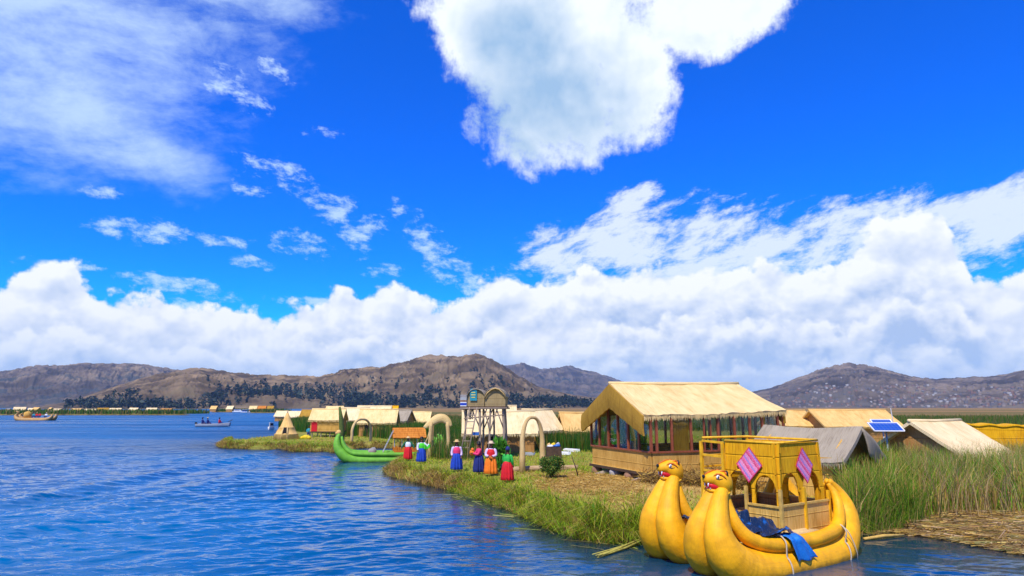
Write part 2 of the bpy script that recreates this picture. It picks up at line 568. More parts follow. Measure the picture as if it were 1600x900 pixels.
# ------------------------------------------------------------------ numpy noise and mesh helpers
def _hash(ix, iy, s):
    h = (ix.astype(np.int64) * 374761393 + iy.astype(np.int64) * 668265263 + s * 974634777) & 0x7fffffff
    h = ((h ^ (h >> 13)) * 1274126177) & 0x7fffffff
    return ((h ^ (h >> 16)) & 0xffff) / 65535.0


def vnoise(x, y, s=0):
    ix, iy = np.floor(x), np.floor(y)
    fx, fy = x - ix, y - iy
    fx, fy = fx * fx * (3 - 2 * fx), fy * fy * (3 - 2 * fy)
    a, b = _hash(ix, iy, s), _hash(ix + 1, iy, s)
    c_, d = _hash(ix, iy + 1, s), _hash(ix + 1, iy + 1, s)
    return (a + (b - a) * fx) * (1 - fy) + (c_ + (d - c_) * fx) * fy


def fbm(x, y, o=5, s=0, g=0.5):
    t, a, n = 0, 1.0, 0
    for i in range(o):
        t = t + a * vnoise(x * 2 ** i, y * 2 ** i, s + i * 17)
        n += a
        a *= g
    return t / n


def np_mesh(name, V, F, col=None, uv=None, smooth_=False):
    V, F = np.asarray(V, np.float32), np.asarray(F, np.int32)
    me = bpy.data.meshes.new(name)
    k = F.shape[1]
    me.vertices.add(len(V)); me.vertices.foreach_set('co', V.ravel())
    me.loops.add(F.size); me.loops.foreach_set('vertex_index', F.ravel())
    me.polygons.add(len(F)); me.polygons.foreach_set('loop_start', np.arange(0, F.size, k, dtype=np.int32))
    if smooth_: me.polygons.foreach_set('use_smooth', np.ones(len(F), bool))
    me.update(calc_edges=True)
    if col is not None:
        a = me.color_attributes.new('Col', 'FLOAT_COLOR', 'POINT')
        cc = np.ones((len(V), 4), np.float32); cc[:, :3] = col
        a.data.foreach_set('color', cc.ravel())
    return me


def link(name, me, mat, parent=None, loc=None):
    o = bpy.data.objects.new(name, me)
    COL.objects.link(o)
    if mat is not None: me.materials.append(mat)
    if parent is not None: o.parent = parent
    if loc is not None: o.location = loc
    return o


def tag(o, label=None, cat=None, group=None, kind=None):
    if label: o['label'] = label
    if cat: o['category'] = cat
    if group: o['group'] = group
    if kind: o['kind'] = kind
    return o


def thing(name, label, cat, loc, rz=0.0, group=None):
    o = bpy.data.objects.new(name, None)
    COL.objects.link(o)
    o.empty_display_size = 0.3
    o.location = loc
    o.rotation_euler = (0, 0, rz)
    return tag(o, label, cat, group)


def dup(root, loc=None, rz=None, label=None, group=None):
    def cp(o, parent):
        c_ = o.copy()
        COL.objects.link(c_)
        c_.parent = parent
        for ch in o.children: cp(ch, c_)
        return c_
    r = cp(root, None)
    if loc is not None: r.location = loc
    if rz is not None: r.rotation_euler = (0, 0, rz)
    if label: r['label'] = label
    if group: r['group'] = group
    return r


def spline(pts, n=6):
    """Catmull-Rom through tuples of any length"""
    p = np.array(pts, float)
    p = np.vstack([2 * p[0] - p[1], p, 2 * p[-1] - p[-2]])
    out = []
    for i in range(1, len(p) - 2):
        for k in range(n):
            t = k / n
            a, b, c_, d = p[i - 1], p[i], p[i + 1], p[i + 2]
            out.append(0.5 * (2 * b + (c_ - a) * t + (2 * a - 5 * b + 4 * c_ - d) * t * t + (3 * b - a - 3 * c_ + d) * t ** 3))
    out.append(p[-2])
    return np.array(out)


class MB:
    def __init__(s): s.v, s.f, s.u = [], [], []

    def face(s, pts, uv=None):
        i = len(s.v)
        s.v += [Vector(p) for p in pts]
        s.f.append(list(range(i, i + len(pts))))
        if uv is None:
            p = [Vector(q_) for q_ in pts]
            n = (p[1] - p[0]).cross(p[-1] - p[0])
            e = Vector((n.y * -1, n.x, 0))
            e = e.normalized() if e.length > 1e-6 * max(1, n.length) else Vector((1, 0, 0))
            w = n.cross(e)
            w = w.normalized() if w.length > 0 else Vector((0, 0, 1))
            uv = [(q_.dot(e), q_.dot(w)) for q_ in p]
        s.u.append(uv)
        return s

    def prism(s, pts, d):
        d = Vector(d)
        a = [Vector(p) for p in pts]
        b = [p + d for p in a]
        s.face(a[::-1]); s.face(b)
        for i in range(len(a)):
            j = (i + 1) % len(a)
            s.face([a[i], a[j], b[j], b[i]])
        return s

    def box(s, c_, size, rz=0.0):
        hx, hy, hz = [x / 2 for x in size]
        m = Matrix.Translation(c_) @ Matrix.Rotation(rz, 4, 'Z')
        return s.prism([m @ Vector(p) for p in ((-hx, -hy, -hz), (hx, -hy, -hz), (hx, hy, -hz), (-hx, hy, -hz))], (0, 0, 2 * hz))

    def bar(s, p, q_, w, h=None, up=(0, 0, 1)):
        p, q_ = Vector(p), Vector(q_)
        h = h or w
        d = (q_ - p)
        x = d.cross(Vector(up))
        if x.length < 1e-4 * d.length: x = d.cross(Vector((0, 1, 0)))
        x = x.normalized() * w / 2
        y = x.cross(d).normalized() * h / 2
        return s.prism([p - x - y, p + x - y, p + x + y, p - x + y][::-1], d)

    def tube(s, pts, r, n=8, caps=True, sq=1.0, ref=(0, 0, 1)):
        P_ = [Vector(p[:3]) for p in pts]
        if not hasattr(r, '__len__'): r = [r] * len(P_)
        base = len(s.v)
        L = 0.0
        prev = None
        ls = []
        for i, p in enumerate(P_):
            d = (P_[min(i + 1, len(P_) - 1)] - P_[max(i - 1, 0)])
            d = d.normalized() if d.length > 0 else Vector((0, 0, 1))
            if prev is None:
                x = d.cross(Vector(ref))
                if x.length < 1e-3: x = d.cross(Vector((0, 1, 0.01)))
            else: x = prev - d * prev.dot(d)
            x = x.normalized()
            prev = x
            y = d.cross(x)
            if i: L += (p - P_[i - 1]).length
            ls.append(L)
            for k in range(n):
                a = 2 * math.pi * k / n
                s.v.append(p + (x * math.cos(a) + y * math.sin(a) * sq) * r[i])
        rm = max(r)
        for i in range(len(P_) - 1):
            for k in range(n):
                k2 = (k + 1) % n
                s.f.append([base + i * n + k, base + i * n + k2, base + (i + 1) * n + k2, base + (i + 1) * n + k])
                u0, u1 = 2 * math.pi * rm * k / n, 2 * math.pi * rm * (k + 1) / n
                s.u.append([(u0, ls[i]), (u1, ls[i]), (u1, ls[i + 1]), (u0, ls[i + 1])])
        if caps:
            for i, rev in ((0, True), (len(P_) - 1, False)):
                f = [base + i * n + k for k in range(n)]
                s.f.append(f[::-1] if rev else f)
                s.u.append([(s.v[j].x, s.v[j].z) for j in s.f[-1]])
        return s

    def lathe(s, prof, n=16, c_=(0, 0, 0), wob=None):
        base = len(s.v)
        c_ = Vector(c_)
        for j, (r, z) in enumerate(prof):
            for k in range(n):
                a = 2 * math.pi * k / n
                rr = r * (1 + (wob(a, j) if wob else 0))
                s.v.append(c_ + Vector((rr * math.cos(a), rr * math.sin(a), z)))
        for j in range(len(prof) - 1):
            for k in range(n):
                k2 = (k + 1) % n
                s.f.append([base + j * n + k, base + j * n + k2, base + (j + 1) * n + k2, base + (j + 1) * n + k])
                r = max(prof[j][0], prof[j + 1][0])
                s.u.append([(6.28 * r * k / n, prof[j][1]), (6.28 * r * (k + 1) / n, prof[j][1]), (6.28 * r * (k + 1) / n, prof[j + 1][1]), (6.28 * r * k / n, prof[j + 1][1])])
        for j, rev in ((0, True), (len(prof) - 1, False)):
            if prof[j][0] > 1e-4:
                f = [base + j * n + k for k in range(n)]
                s.f.append(f[::-1] if rev else f)
                s.u.append([(s.v[i].x, s.v[i].y) for i in s.f[-1]])
        return s

    def ball(s, c_, r, n=10, m=None):
        if not hasattr(r, '__len__'): r = (r, r, r)
        c_ = Vector(c_)
        base = len(s.v)
        h = n // 2 + 1
        for j in range(h + 1):
            t = math.pi * j / h
            for k in range(n):
                a = 2 * math.pi * k / n
                p = Vector((math.sin(t) * math.cos(a) * r[0], math.sin(t) * math.sin(a) * r[1], math.cos(t) * r[2]))
                s.v.append(c_ + (m @ p if m else p))
        for j in range(h):
            for k in range(n):
                k2 = (k + 1) % n
                s.f.append([base + j * n + k, base + (j + 1) * n + k, base + (j + 1) * n + k2, base + j * n + k2])
                s.u.append([(k / n, j / h), (k / n, (j + 1) / h), ((k + 1) / n, (j + 1) / h), ((k + 1) / n, j / h)])
        return s

    def sheet(s, f, nu, nv, thick=0.0, su=1.0, sv=1.0):
        """grid surface f(a,b) for a, b in 0..1, with an underside when thick"""
        g = [[Vector(f(i / nu, j / nv)) for i in range(nu + 1)] for j in range(nv + 1)]
        def add(gr, flip):
            b = len(s.v)
            for row in gr: s.v += row
            for j in range(nv):
                for i in range(nu):
                    q_ = [b + j * (nu + 1) + i, b + j * (nu + 1) + i + 1, b + (j + 1) * (nu + 1) + i + 1, b + (j + 1) * (nu + 1) + i]
                    uv = [(i / nu * su, j / nv * sv), ((i + 1) / nu * su, j / nv * sv), ((i + 1) / nu * su, (j + 1) / nv * sv), (i / nu * su, (j + 1) / nv * sv)]
                    s.f.append(q_[::-1] if flip else q_); s.u.append(uv[::-1] if flip else uv)
            return b
        b0 = add(g, False)
        if thick:
            n = (g[0][nu] - g[0][0]).cross(g[nv][0] - g[0][0]).normalized() * thick
            b1 = add([[p - n for p in row] for row in g], True)
            idx = lambda b, i, j: b + j * (nu + 1) + i
            rim = [(i, 0) for i in range(nu)] + [(nu, j) for j in range(nv)] + [(nu - i, nv) for i in range(nu)] + [(0, nv - j) for j in range(nv)]
            for k in range(len(rim)):
                i, j = rim[k]; i2, j2 = rim[(k + 1) % len(rim)]
                s.f.append([idx(b0, i2, j2), idx(b0, i, j), idx(b1, i, j), idx(b1, i2, j2)])
                a0 = (i / nu * su + j / nv * su)
                s.u.append([(a0 + su / nu, 0), (a0, 0), (a0, thick), (a0 + su / nu, thick)])
        return s

    def build(s, name, mat, parent=None, smooth_=False, loc=None, rz=None):
        me = bpy.data.meshes.new(name)
        me.from_pydata([tuple(v) for v in s.v], [], s.f)
        uvl = me.uv_layers.new(name='UVMap')
        flat = [c_ for u in s.u for p in u for c_ in p]
        uvl.data.foreach_set('uv', flat)
        if smooth_: me.polygons.foreach_set('use_smooth', [True] * len(me.polygons))
        me.update()
        o = link(name, me, mat, parent, loc)
        if rz is not None: o.rotation_euler = (0, 0, rz)
        return o


def rnd(a, b): return random.uniform(a, b)


def blades(name, x, y, z, h, w, lean, col, mat, droop=0.3, az_=None, spread=0.5):
    """one ribbon per blade: arrays in, one mesh out"""
    n = len(x)
    a = rng.uniform(0, 2 * math.pi, n)
    lz = rng.uniform(0, 2 * math.pi, n) if az_ is None else az_ + rng.normal(0, spread, n)
    dxy = np.stack([np.cos(lz), np.sin(lz)], 1) * (lean * h)[:, None]
    side = np.stack([np.cos(a), np.sin(a), np.zeros(n)], 1) * (w / 2)[:, None]
    b = np.stack([x, y, z], 1)
    mid = b + np.concatenate([dxy * 0.35, (h * 0.58)[:, None]], 1)
    tip = b + np.concatenate([dxy * 1.0, (h * (1.0 - droop * np.abs(lean)))[:, None]], 1)
    V = np.stack([b - side, b + side, mid - side * 0.85, mid + side * 0.85, tip - side * 0.15, tip + side * 0.15], 1).reshape(-1, 3)
    i = np.arange(n)[:, None] * 6
    F = np.concatenate([i + np.array([[0, 1, 3, 2]]), i + np.array([[2, 3, 5, 4]])], 0)
    C = np.repeat(col, 6, 0)
    me = np_mesh(name, V, F, C)
    return link(name, me, mat)


def pick(n, cols, wts, jit=0.18):
    c_ = np.array(cols)[rng.choice(len(cols), n, p=np.array(wts) / sum(wts))]
    return np.clip(c_ * rng.uniform(1 - jit, 1 + jit, (n, 1)) * rng.uniform(0.94, 1.06, (n, 3)), 0, 1)


# ------------------------------------------------------------------ lake and ground
SHORE_PX = [(352, 691), (338, 696), (345, 700), (400, 702), (470, 705), (528, 708), (545, 702), (575, 700), (655, 702), (668, 712), (640, 719), (612, 728),
            (600, 737), (615, 746), (650, 754), (700, 766), (735, 776), (760, 785), (800, 799), (832, 815), (870, 832), (905, 844), (940, 850), (990, 851),
            (1060, 846), (1200, 842), (1340, 838), (1400, 832), (1440, 836), (1490, 843), (1550, 854), (1605, 866), (1680, 882)]
shore = [P(u, v) for u, v in SHORE_PX]
poly = np.array([(p.x, p.y) for p in shore] + [(30, 13), (3000, 13), (9000, 6000), (-900, 6000), (-500, 1700), (-66, 345), (-58, 210), (-38.5, 110), (-29, 86), (-30, 74), (-27, 72)])


def shore_dist(x, y):
    """metres inside the shoreline, negative out on the water"""
    x, y = np.asarray(x, float), np.asarray(y, float)
    d = np.full(x.shape, 1e9)
    ins = np.zeros(x.shape, bool)
    for i in range(len(poly)):
        (ax, ay), (bx, by) = poly[i], poly[(i + 1) % len(poly)]
        ex, ey = bx - ax, by - ay
        t = np.clip(((x - ax) * ex + (y - ay) * ey) / (ex * ex + ey * ey), 0, 1)
        d = np.minimum(d, (x - ax - t * ex) ** 2 + (y - ay - t * ey) ** 2)
        cr = ((ay > y) != (by > y)) & (x < (bx - ax) * (y - ay) / (by - ay + 1e-12) + ax)
        ins ^= cr
    return np.where(ins, np.sqrt(d), -np.sqrt(d))


def sst(x, a, b):
    t = np.clip((x - a) / (b - a), 0, 1)
    return t * t * (3 - 2 * t)


# real ripples: rows get wider apart with distance, the far lake is left to fine bump
wy = np.concatenate([np.geomspace(11.5, 75, 640), np.geomspace(75.3, 400, 130)[1:], np.geomspace(410, 12500, 40)])
ws = np.linspace(-0.86, 1.16, 820)
WX = ws[None, :] * wy[:, None]
WY = np.repeat(wy[:, None], len(ws), 1)
WZ = np.zeros_like(WX)
wr = np.random.default_rng(5)
gust = fbm(WX * 0.05 + 3, WY * 0.05, 3, 91)
warp_x = (fbm(WX * 0.35, WY * 0.35, 2, 92) - .5) * 1.3
for lam in np.geomspace(0.17, 2.4, 44):
    th = -math.pi / 2 + 0.25 + wr.normal(0, 0.55)
    k = 2 * math.pi / lam
    ph = k * ((WX + warp_x * .4) * math.cos(th) + (WY + warp_x) * math.sin(th)) + wr.uniform(0, 6.28)
    keep_ = np.clip(2.2 - WY * WY / (3.8 * FPX) / lam * 1.2, 0, 1)             # ripples finer than the mesh are left out
    WZ += lam * 0.0076 * (0.75 if lam > 1 else 1.0) * np.sin(ph) * keep_
WZ *= (0.55 + 0.95 * sst(gust, .3, .7))
WD = shore_dist(WX, WY)
WZ *= 1 - 0.86 * np.exp(-np.abs(WD) / 6.5)
for off, amp in ((0, .12), (1.6, -.08), (5.2, .10)):                              # the wake a boat has left on the left
    a_, b_ = P(0, 787), P(420, 707)
    d_ = np.array([b_.x - a_.x, b_.y - a_.y]); d_ /= np.linalg.norm(d_)
    q_ = (WX - a_.x) * -d_[1] + (WY - a_.y) * d_[0] + off + 1.2 * (fbm(WX * .05, WY * .05, 2, 95) - .5)
    WZ += amp * np.exp(-(q_ / .75) ** 2) * (1 - sst(WX, -17, -9))
ix = np.arange(WZ.size).reshape(WZ.shape)
WF = np.stack([ix[:-1, :-1], ix[:-1, 1:], ix[1:, 1:], ix[1:, :-1]], -1).reshape(-1, 4)
WV = np.stack([WX, WY, WZ], -1).reshape(-1, 3)
n0 = len(WV)
WC = np.repeat(np.concatenate([(np.exp(-np.maximum(0, -WD) / 5.0) * (1 - sst(WY, 60, 160))).ravel(), np.zeros(4)])[:, None], 3, 1)   # painted darker near shore: root mat plus the bank's shade and reflection
WV = np.concatenate([WV, [(-12000, -300, -.3), (12000, -300, -.3), (12000, 12000, -.3), (-12000, 12000, -.3)]])
WF = np.concatenate([WF, [[n0, n0 + 1, n0 + 2, n0 + 3]]])
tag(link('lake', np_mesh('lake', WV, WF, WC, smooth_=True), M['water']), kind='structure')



def ground_z(x, y):
    x, y = np.asarray(x, float), np.asarray(y, float)
    d = shore_dist(x, y) + (fbm(x * 1.3, y * 1.3, 4, 3) - 0.5) * 0.5 * sst(y, 10, 18)
    low = sst(x / np.maximum(y, 1), 0.52, 0.60) * (1 - sst(y, 22, 26))      # the flat trodden mat on the right
    z = -0.4 + 0.85 * sst(d, -0.35, 0.9) - 0.33 * low * sst(d, -0.3, 0.9) + 0.08 * sst(d, 1, 4)
    z = z + (fbm(x * 0.6, y * 0.6, 4, 9) - 0.5) * 0.22 * sst(d, 0, 2.0) * (1 - 0.6 * low)
    hx, hy = x - 9.0, y - 31.5
    z = z + 0.16 * np.exp(-(hx * hx + hy * hy) / 30)
    z = z + 0.5 * sst(y, 95, 160) * sst(d, 1, 8)
    return z


def gz(x, y): return float(ground_z(np.array([x]), np.array([y]))[0])


def G(u, v):
    """where the pixel's ray meets the ground"""
    z = 0.5
    for _ in range(14):
        p = P(u, v, z)
        z = 0.5 * (z + max(0.0, gz(p.x, p.y)))
    return Vector((p.x, p.y, z))


ys = np.concatenate([np.geomspace(13, 60, 190), np.geomspace(61, 6000, 120)])
ss = np.linspace(-0.62, 1.15, 330)
X = ss[None, :] * ys[:, None]
Y = np.repeat(ys[:, None], len(ss), 1)
Z = ground_z(X, Y)
nx, ny = len(ss), len(ys)
idx = np.arange(nx * ny).reshape(ny, nx)
F = np.stack([idx[:-1, :-1], idx[:-1, 1:], idx[1:, 1:], idx[1:, :-1]], -1).reshape(-1, 4)
V = np.stack([X, Y, Z], -1).reshape(-1, 3)
keep = (V[F, 2].max(1) > -0.39)
F = F[keep]


def ground_col(x, y):
    """albedo of the reed mat: straw where it is trodden, green where it grows, olive on the far beds"""
    d = shore_dist(x, y)
    n = fbm(x * 0.35, y * 0.35, 4, 21)
    hx, hy = x - 7.0, y - 28.5
    straw = np.clip(np.exp(-(hx * hx + hy * hy) / 34) * 1.3 + (n - 0.5) * 1.6, 0, 1)
    rightmat = sst(x / np.maximum(y, 1), 0.5, 0.56) * (1 - sst(y, 24, 27))
    straw = np.maximum(straw, rightmat)
    a = np.array([0.24, 0.26, 0.035]); b = np.array([0.52, 0.34, 0.10]); e = np.array([0.17, 0.11, 0.05])
    b = b + (np.array([0.34, 0.22, 0.08]) - b) * rightmat[..., None]
    c_ = a + (b - a) * straw[..., None]
    edge = (1 - sst(d, 0.0, 0.55)) * (1 - 0.65 * rightmat)
    c_ = c_ + (e - c_) * edge[..., None]
    far = sst(y, 75, 130)
    band = fbm(x * 0.004, y * 0.02, 4, 5)
    fc = np.array([0.125, 0.115, 0.03]) + (np.array([0.28, 0.17, 0.06]) - np.array([0.125, 0.115, 0.03])) * sst(band + 0.25 * sst(y, 250, 900), 0.35, 0.75)[..., None]
    return c_ + (fc - c_) * far[..., None]


me = np_mesh('ground', V, F, ground_col(V[:, 0], V[:, 1]), smooth_=True)
tag(link('ground', me, M['soil']), kind='structure')


# ------------------------------------------------------------------ hills
def hill(name, px, D0, D1, D2, seed, cols, rough=0.16, scrub=0.5):
    pts = sorted((math.atan2((u - 800), FPX), v) for u, v in px)
    def h_at(a_):
        u = np.interp(a_, [p[0] for p in pts], [p[1] for p in pts])
        return (636 - u) / FPX * D1 * np.cos(a_)
    A = np.linspace(pts[0][0], pts[-1][0], 760)
    T = np.concatenate([np.linspace(0, 1, 110), np.linspace(1.05, 2.0, 14)])
    AA, TT = np.meshgrid(A, T)
    D = np.where(TT <= 1, D0 + (D1 - D0) * TT, D1 + (D2 - D1) * (TT - 1))
    H = h_at(AA)
    X_, Y_ = np.sin(AA) * D, np.cos(AA) * D
    k = 1.0 / (0.10 * D1)
    ridged = 1 - np.abs(2 * fbm(X_ * k, Y_ * k, 6, seed) - 1)
    n = fbm(X_ * k * 3, Y_ * k * 3, 5, seed + 5)
    up = np.where(TT <= 1, np.sin(TT * math.pi / 2) ** 1.05, 1 - (TT - 1) ** 2)
    env = np.where(TT <= 1, np.sin(np.clip(TT, 0, 1) * math.pi) ** 0.7, 0)
    Zh = H * (up + rough * env * (ridged - 0.75) * 1.6 + rough * 0.6 * env * (n - 0.5)) + H * rough * 0.45 * (fbm(X_ * k * 6, Y_ * k * 6, 4, seed + 9) - 0.5) * sst(TT, 0.3, 0.9)
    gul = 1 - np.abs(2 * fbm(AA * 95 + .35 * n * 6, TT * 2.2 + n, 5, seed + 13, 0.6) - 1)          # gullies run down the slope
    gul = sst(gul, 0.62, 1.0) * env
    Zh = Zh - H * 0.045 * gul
    Zh = Zh * CAMSC + np.where(TT > 1.9, -5, 0)
    ix = np.arange(Zh.size).reshape(Zh.shape)
    F_ = np.stack([ix[:-1, :-1], ix[:-1, 1:], ix[1:, 1:], ix[1:, :-1]], -1).reshape(-1, 4)
    pat = fbm(X_ * k * 5, Y_ * k * 5, 6, seed + 3, 0.62)
    pat2 = fbm(X_ * k * 1.6, Y_ * k * 1.6, 5, seed + 4, 0.6)
    c0, c1, c2 = [np.array(c_) for c_ in cols]
    C = c0 + (c1 - c0) * sst(pat2, 0.32, 0.66)[..., None]
    C = C * (0.5 + 0.95 * sst(pat, 0.32, 0.68))[..., None]
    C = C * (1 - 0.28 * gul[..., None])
    sc = sst(pat + 0.35 * (0.55 - TT) + 0.2 * (0.5 - ridged), 0.58, 0.66) * scrub
    C = C + (c2 - C) * sc[..., None]
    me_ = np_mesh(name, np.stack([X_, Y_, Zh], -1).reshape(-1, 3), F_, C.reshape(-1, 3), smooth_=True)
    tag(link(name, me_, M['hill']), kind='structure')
    return A, T, X_, Y_, Zh


CAMSC = 1.0
BROWN = [(0.150, 0.105, 0.054), (0.225, 0.158, 0.082), (0.030, 0.042, 0.026)]
PURP = [(0.125, 0.096, 0.066), (0.195, 0.145, 0.088), (0.024, 0.038, 0.040)]
hill('far_hills', [(640, 634), (720, 600), (780, 574), (820, 571), (850, 581), (882, 576), (930, 584), (970, 597), (1050, 611), (1130, 616), (1200, 620), (1300, 634)], 4200, 6500, 9000, 31, PURP, 0.2, 0.8)
hill('hills', [(-500, 634), (-250, 612), (-120, 590), (0, 583), (60, 575), (120, 571), (200, 569), (260, 577), (300, 583), (400, 602), (520, 634)], 3000, 4600, 6500, 41, PURP, 0.16, 0.75)
mid_hill = hill('hills', [(60, 636), (120, 626), (170, 608), (220, 592), (255, 586), (290, 579), (315, 577), (345, 581), (400, 589), (440, 590), (500, 589), (540, 580), (600, 577), (640, 566), (665, 560), (690, 558), (715, 562),
                (740, 559), (765, 565), (785, 573), (805, 586), (840, 606), (900, 618), (960, 624), (1060, 636)], 1500, 2500, 3600, 51, BROWN, 0.2, 0.35)
right_hill = hill('hills', [(1080, 634), (1150, 618), (1200, 608), (1240, 594), (1282, 579), (1325, 571), (1365, 577), (1420, 590), (1450, 594), (1520, 592), (1560, 588), (1600, 579), (1700, 566), (1820, 570), (2000, 600), (2200, 634)], 2600, 4400, 6200, 61, PURP, 0.15, 0.45)


def on_hill(H, a_, t):
    A, T, X_, Y_, Z_ = H
    i = int(np.clip(np.searchsorted(A, a_), 0, len(A) - 1)); j = int(np.clip(np.searchsorted(T, t), 0, len(T) - 1))
    return X_[j, i], Y_[j, i], Z_[j, i]


def crowns(name, spots, label):
    """far eucalyptus wood: each tree a ragged column of leaf clumps"""
    V_, F_, C_ = [], [], []
    for x, y, z, h in spots:
        base = np.array([0.030, 0.048, 0.034]) * rng.uniform(0.6, 1.5)
        m = 16
        t = rng.uniform(0.1, 1, m)
        r = h * 0.26 * np.sqrt(np.clip(np.sin(np.clip(t, 0, 1) * 2.7), 0.05, 1)) * rng.uniform(0.3, 1, m)
        a_ = rng.uniform(0, 6.28, m)
        c_ = np.stack([x + r * np.cos(a_), y + r * np.sin(a_), z + h * t], 1)
        for p in c_:
            s_ = h * rng.uniform(0.10, 0.2)
            q_ = rng.normal(0, 1, (4, 3)) * s_
            i = len(V_) * 4
            V_.append(p + q_); F_.append(np.arange(4) + i); C_.append(np.repeat((base * rng.uniform(0.7, 1.3))[None], 4, 0))
    me_ = np_mesh(name, np.concatenate(V_), np.array(F_), np.concatenate(C_))
    return tag(link(name, me_, M['leaf']), label, 'trees', None, 'stuff')


spots = []
while len(spots) < 1700:
    a_ = rng.uniform(math.atan2(-690, FPX), math.atan2(190, FPX)); t = abs(rng.normal(0.05, 0.16))
    u = 800 + FPX * math.tan(a_)
    x, y, z = on_hill(mid_hill, a_, t)
    dens = fbm(np.array([x * 0.006]), np.array([y * 0.006]), 3, 77)[0]
    lim = 0.46 + 0.5 * t + (0.12 if u < 330 else 0) + (0.1 if 700 < u < 730 else 0)
    if dens + rng.normal(0, .11) > lim: spots.append((x, y, z - 1, rng.uniform(6, 17)))
crowns('hillside_wood', spots, 'dark green eucalyptus wood along the foot of the brown hill')

V_, F_, C_ = [], [], []
for _ in range(620):
    a_ = math.atan2(rng.uniform(1190, 1680) - 800, FPX); t = abs(rng.normal(0.03, 0.17))
    if t > 0.5: continue
    x, y, z = on_hill(right_hill, a_, t)
    w, d, h = rng.uniform(4, 10), rng.uniform(5, 10), rng.uniform(3, 7)
    b = np.array([(i, j, k) for k in (-4, h) for i, j in ((-w, -d), (w, -d), (w, d), (-w, d))], float) * (0.5, 0.5, 1) + (x, y, z)
    o = len(V_) * 8
    V_.append(b)
    F_ += [[o + q_ for q_ in f] for f in ((4, 5, 6, 7), (0, 1, 5, 4), (1, 2, 6, 5), (2, 3, 7, 6), (3, 0, 4, 7))]
    col = [(0.21, 0.17, 0.14), (0.17, 0.10, 0.07), (0.30, 0.29, 0.28), (0.11, 0.10, 0.10)][rng.choice(4, p=[.3, .34, .1, .26])]
    C_.append(np.repeat([col], 8, 0))
me = np_mesh('hillside_town', np.concatenate(V_), np.array(F_), np.concatenate(C_))
tag(link('hillside_town', me, M['speck']), 'far town of small pale houses over the right hand hillside', 'town', None, 'stuff')


# ------------------------------------------------------------------ thatched buildings
def roof_slope(mb, e0, e1, r1, r0, th=0.16, amp=0.05, sag=0.0):
    """thatch from eave e0-e1 up to ridge r0-r1, a little uneven, its eave edge ragged"""
    e0, e1, r1, r0 = map(Vector, (e0, e1, r1, r0))
    L, Wd = (e1 - e0).length, (r0 - e0).length
    nu, nv = max(6, int(L * 5)), max(4, int(Wd * 4))
    sd_ = rnd(0, 99)
    def f(a, b):
        p = (e0.lerp(e1, a)).lerp(r0.lerp(r1, a), b)
        n = float(fbm(np.array([a * L * 1.3 + sd_]), np.array([b * Wd * 1.3]), 3, 5)[0]) - 0.5
        p = p + Vector((0, 0, n * amp * 2 - sag * math.sin(a * math.pi) - sag * 0.6 * math.sin(b * math.pi)))
        if b < 0.01: p = p + (e0 - r0).normalized() * rnd(-0.05, 0.06) * min(1, th * 6)
        return p
    mb.sheet(f, nu, nv, th, L, Wd)


def wall_prism(mb, a, b, zs, th):
    """upright wall from a to b; zs: list of (fraction, top height)"""
    a, b = Vector(a), Vector(b)
    pts = [a, b] + [a.lerp(b, t) + Vector((0, 0, z)) for t, z in reversed(zs)]
    n = Vector((0, 0, 1)).cross(b - a).normalized() * th
    mb.prism(pts, n)


def eave_straw(parent, p0, p1, n, l=.16, m_='thatch'):
    """loose ends of thatch along an eave"""
    p0, p1 = Vector(p0), Vector(p1)
    mb = MB()
    s_ = (p1 - p0).normalized()
    for i in range(n):
        c_ = p0.lerp(p1, random.random()) + Vector((rnd(-.02, .02), rnd(-.02, .02), rnd(-.03, .05)))
        w = s_ * rnd(.006, .018)
        d_ = Vector((rnd(-.08, .08), rnd(-.10, .03), -1)) * l * rnd(.3, 1.2)
        mb.face([c_ - w, c_ + w, c_ + d_ + w * .4, c_ + d_ - w * .4], [(i * .37 % 5, 0), (i * .37 % 5 + .03, 0), (i * .37 % 5 + .03, .2), (i * .37 % 5, .2)])
    return mb.build('eave_straw', M[m_], parent)


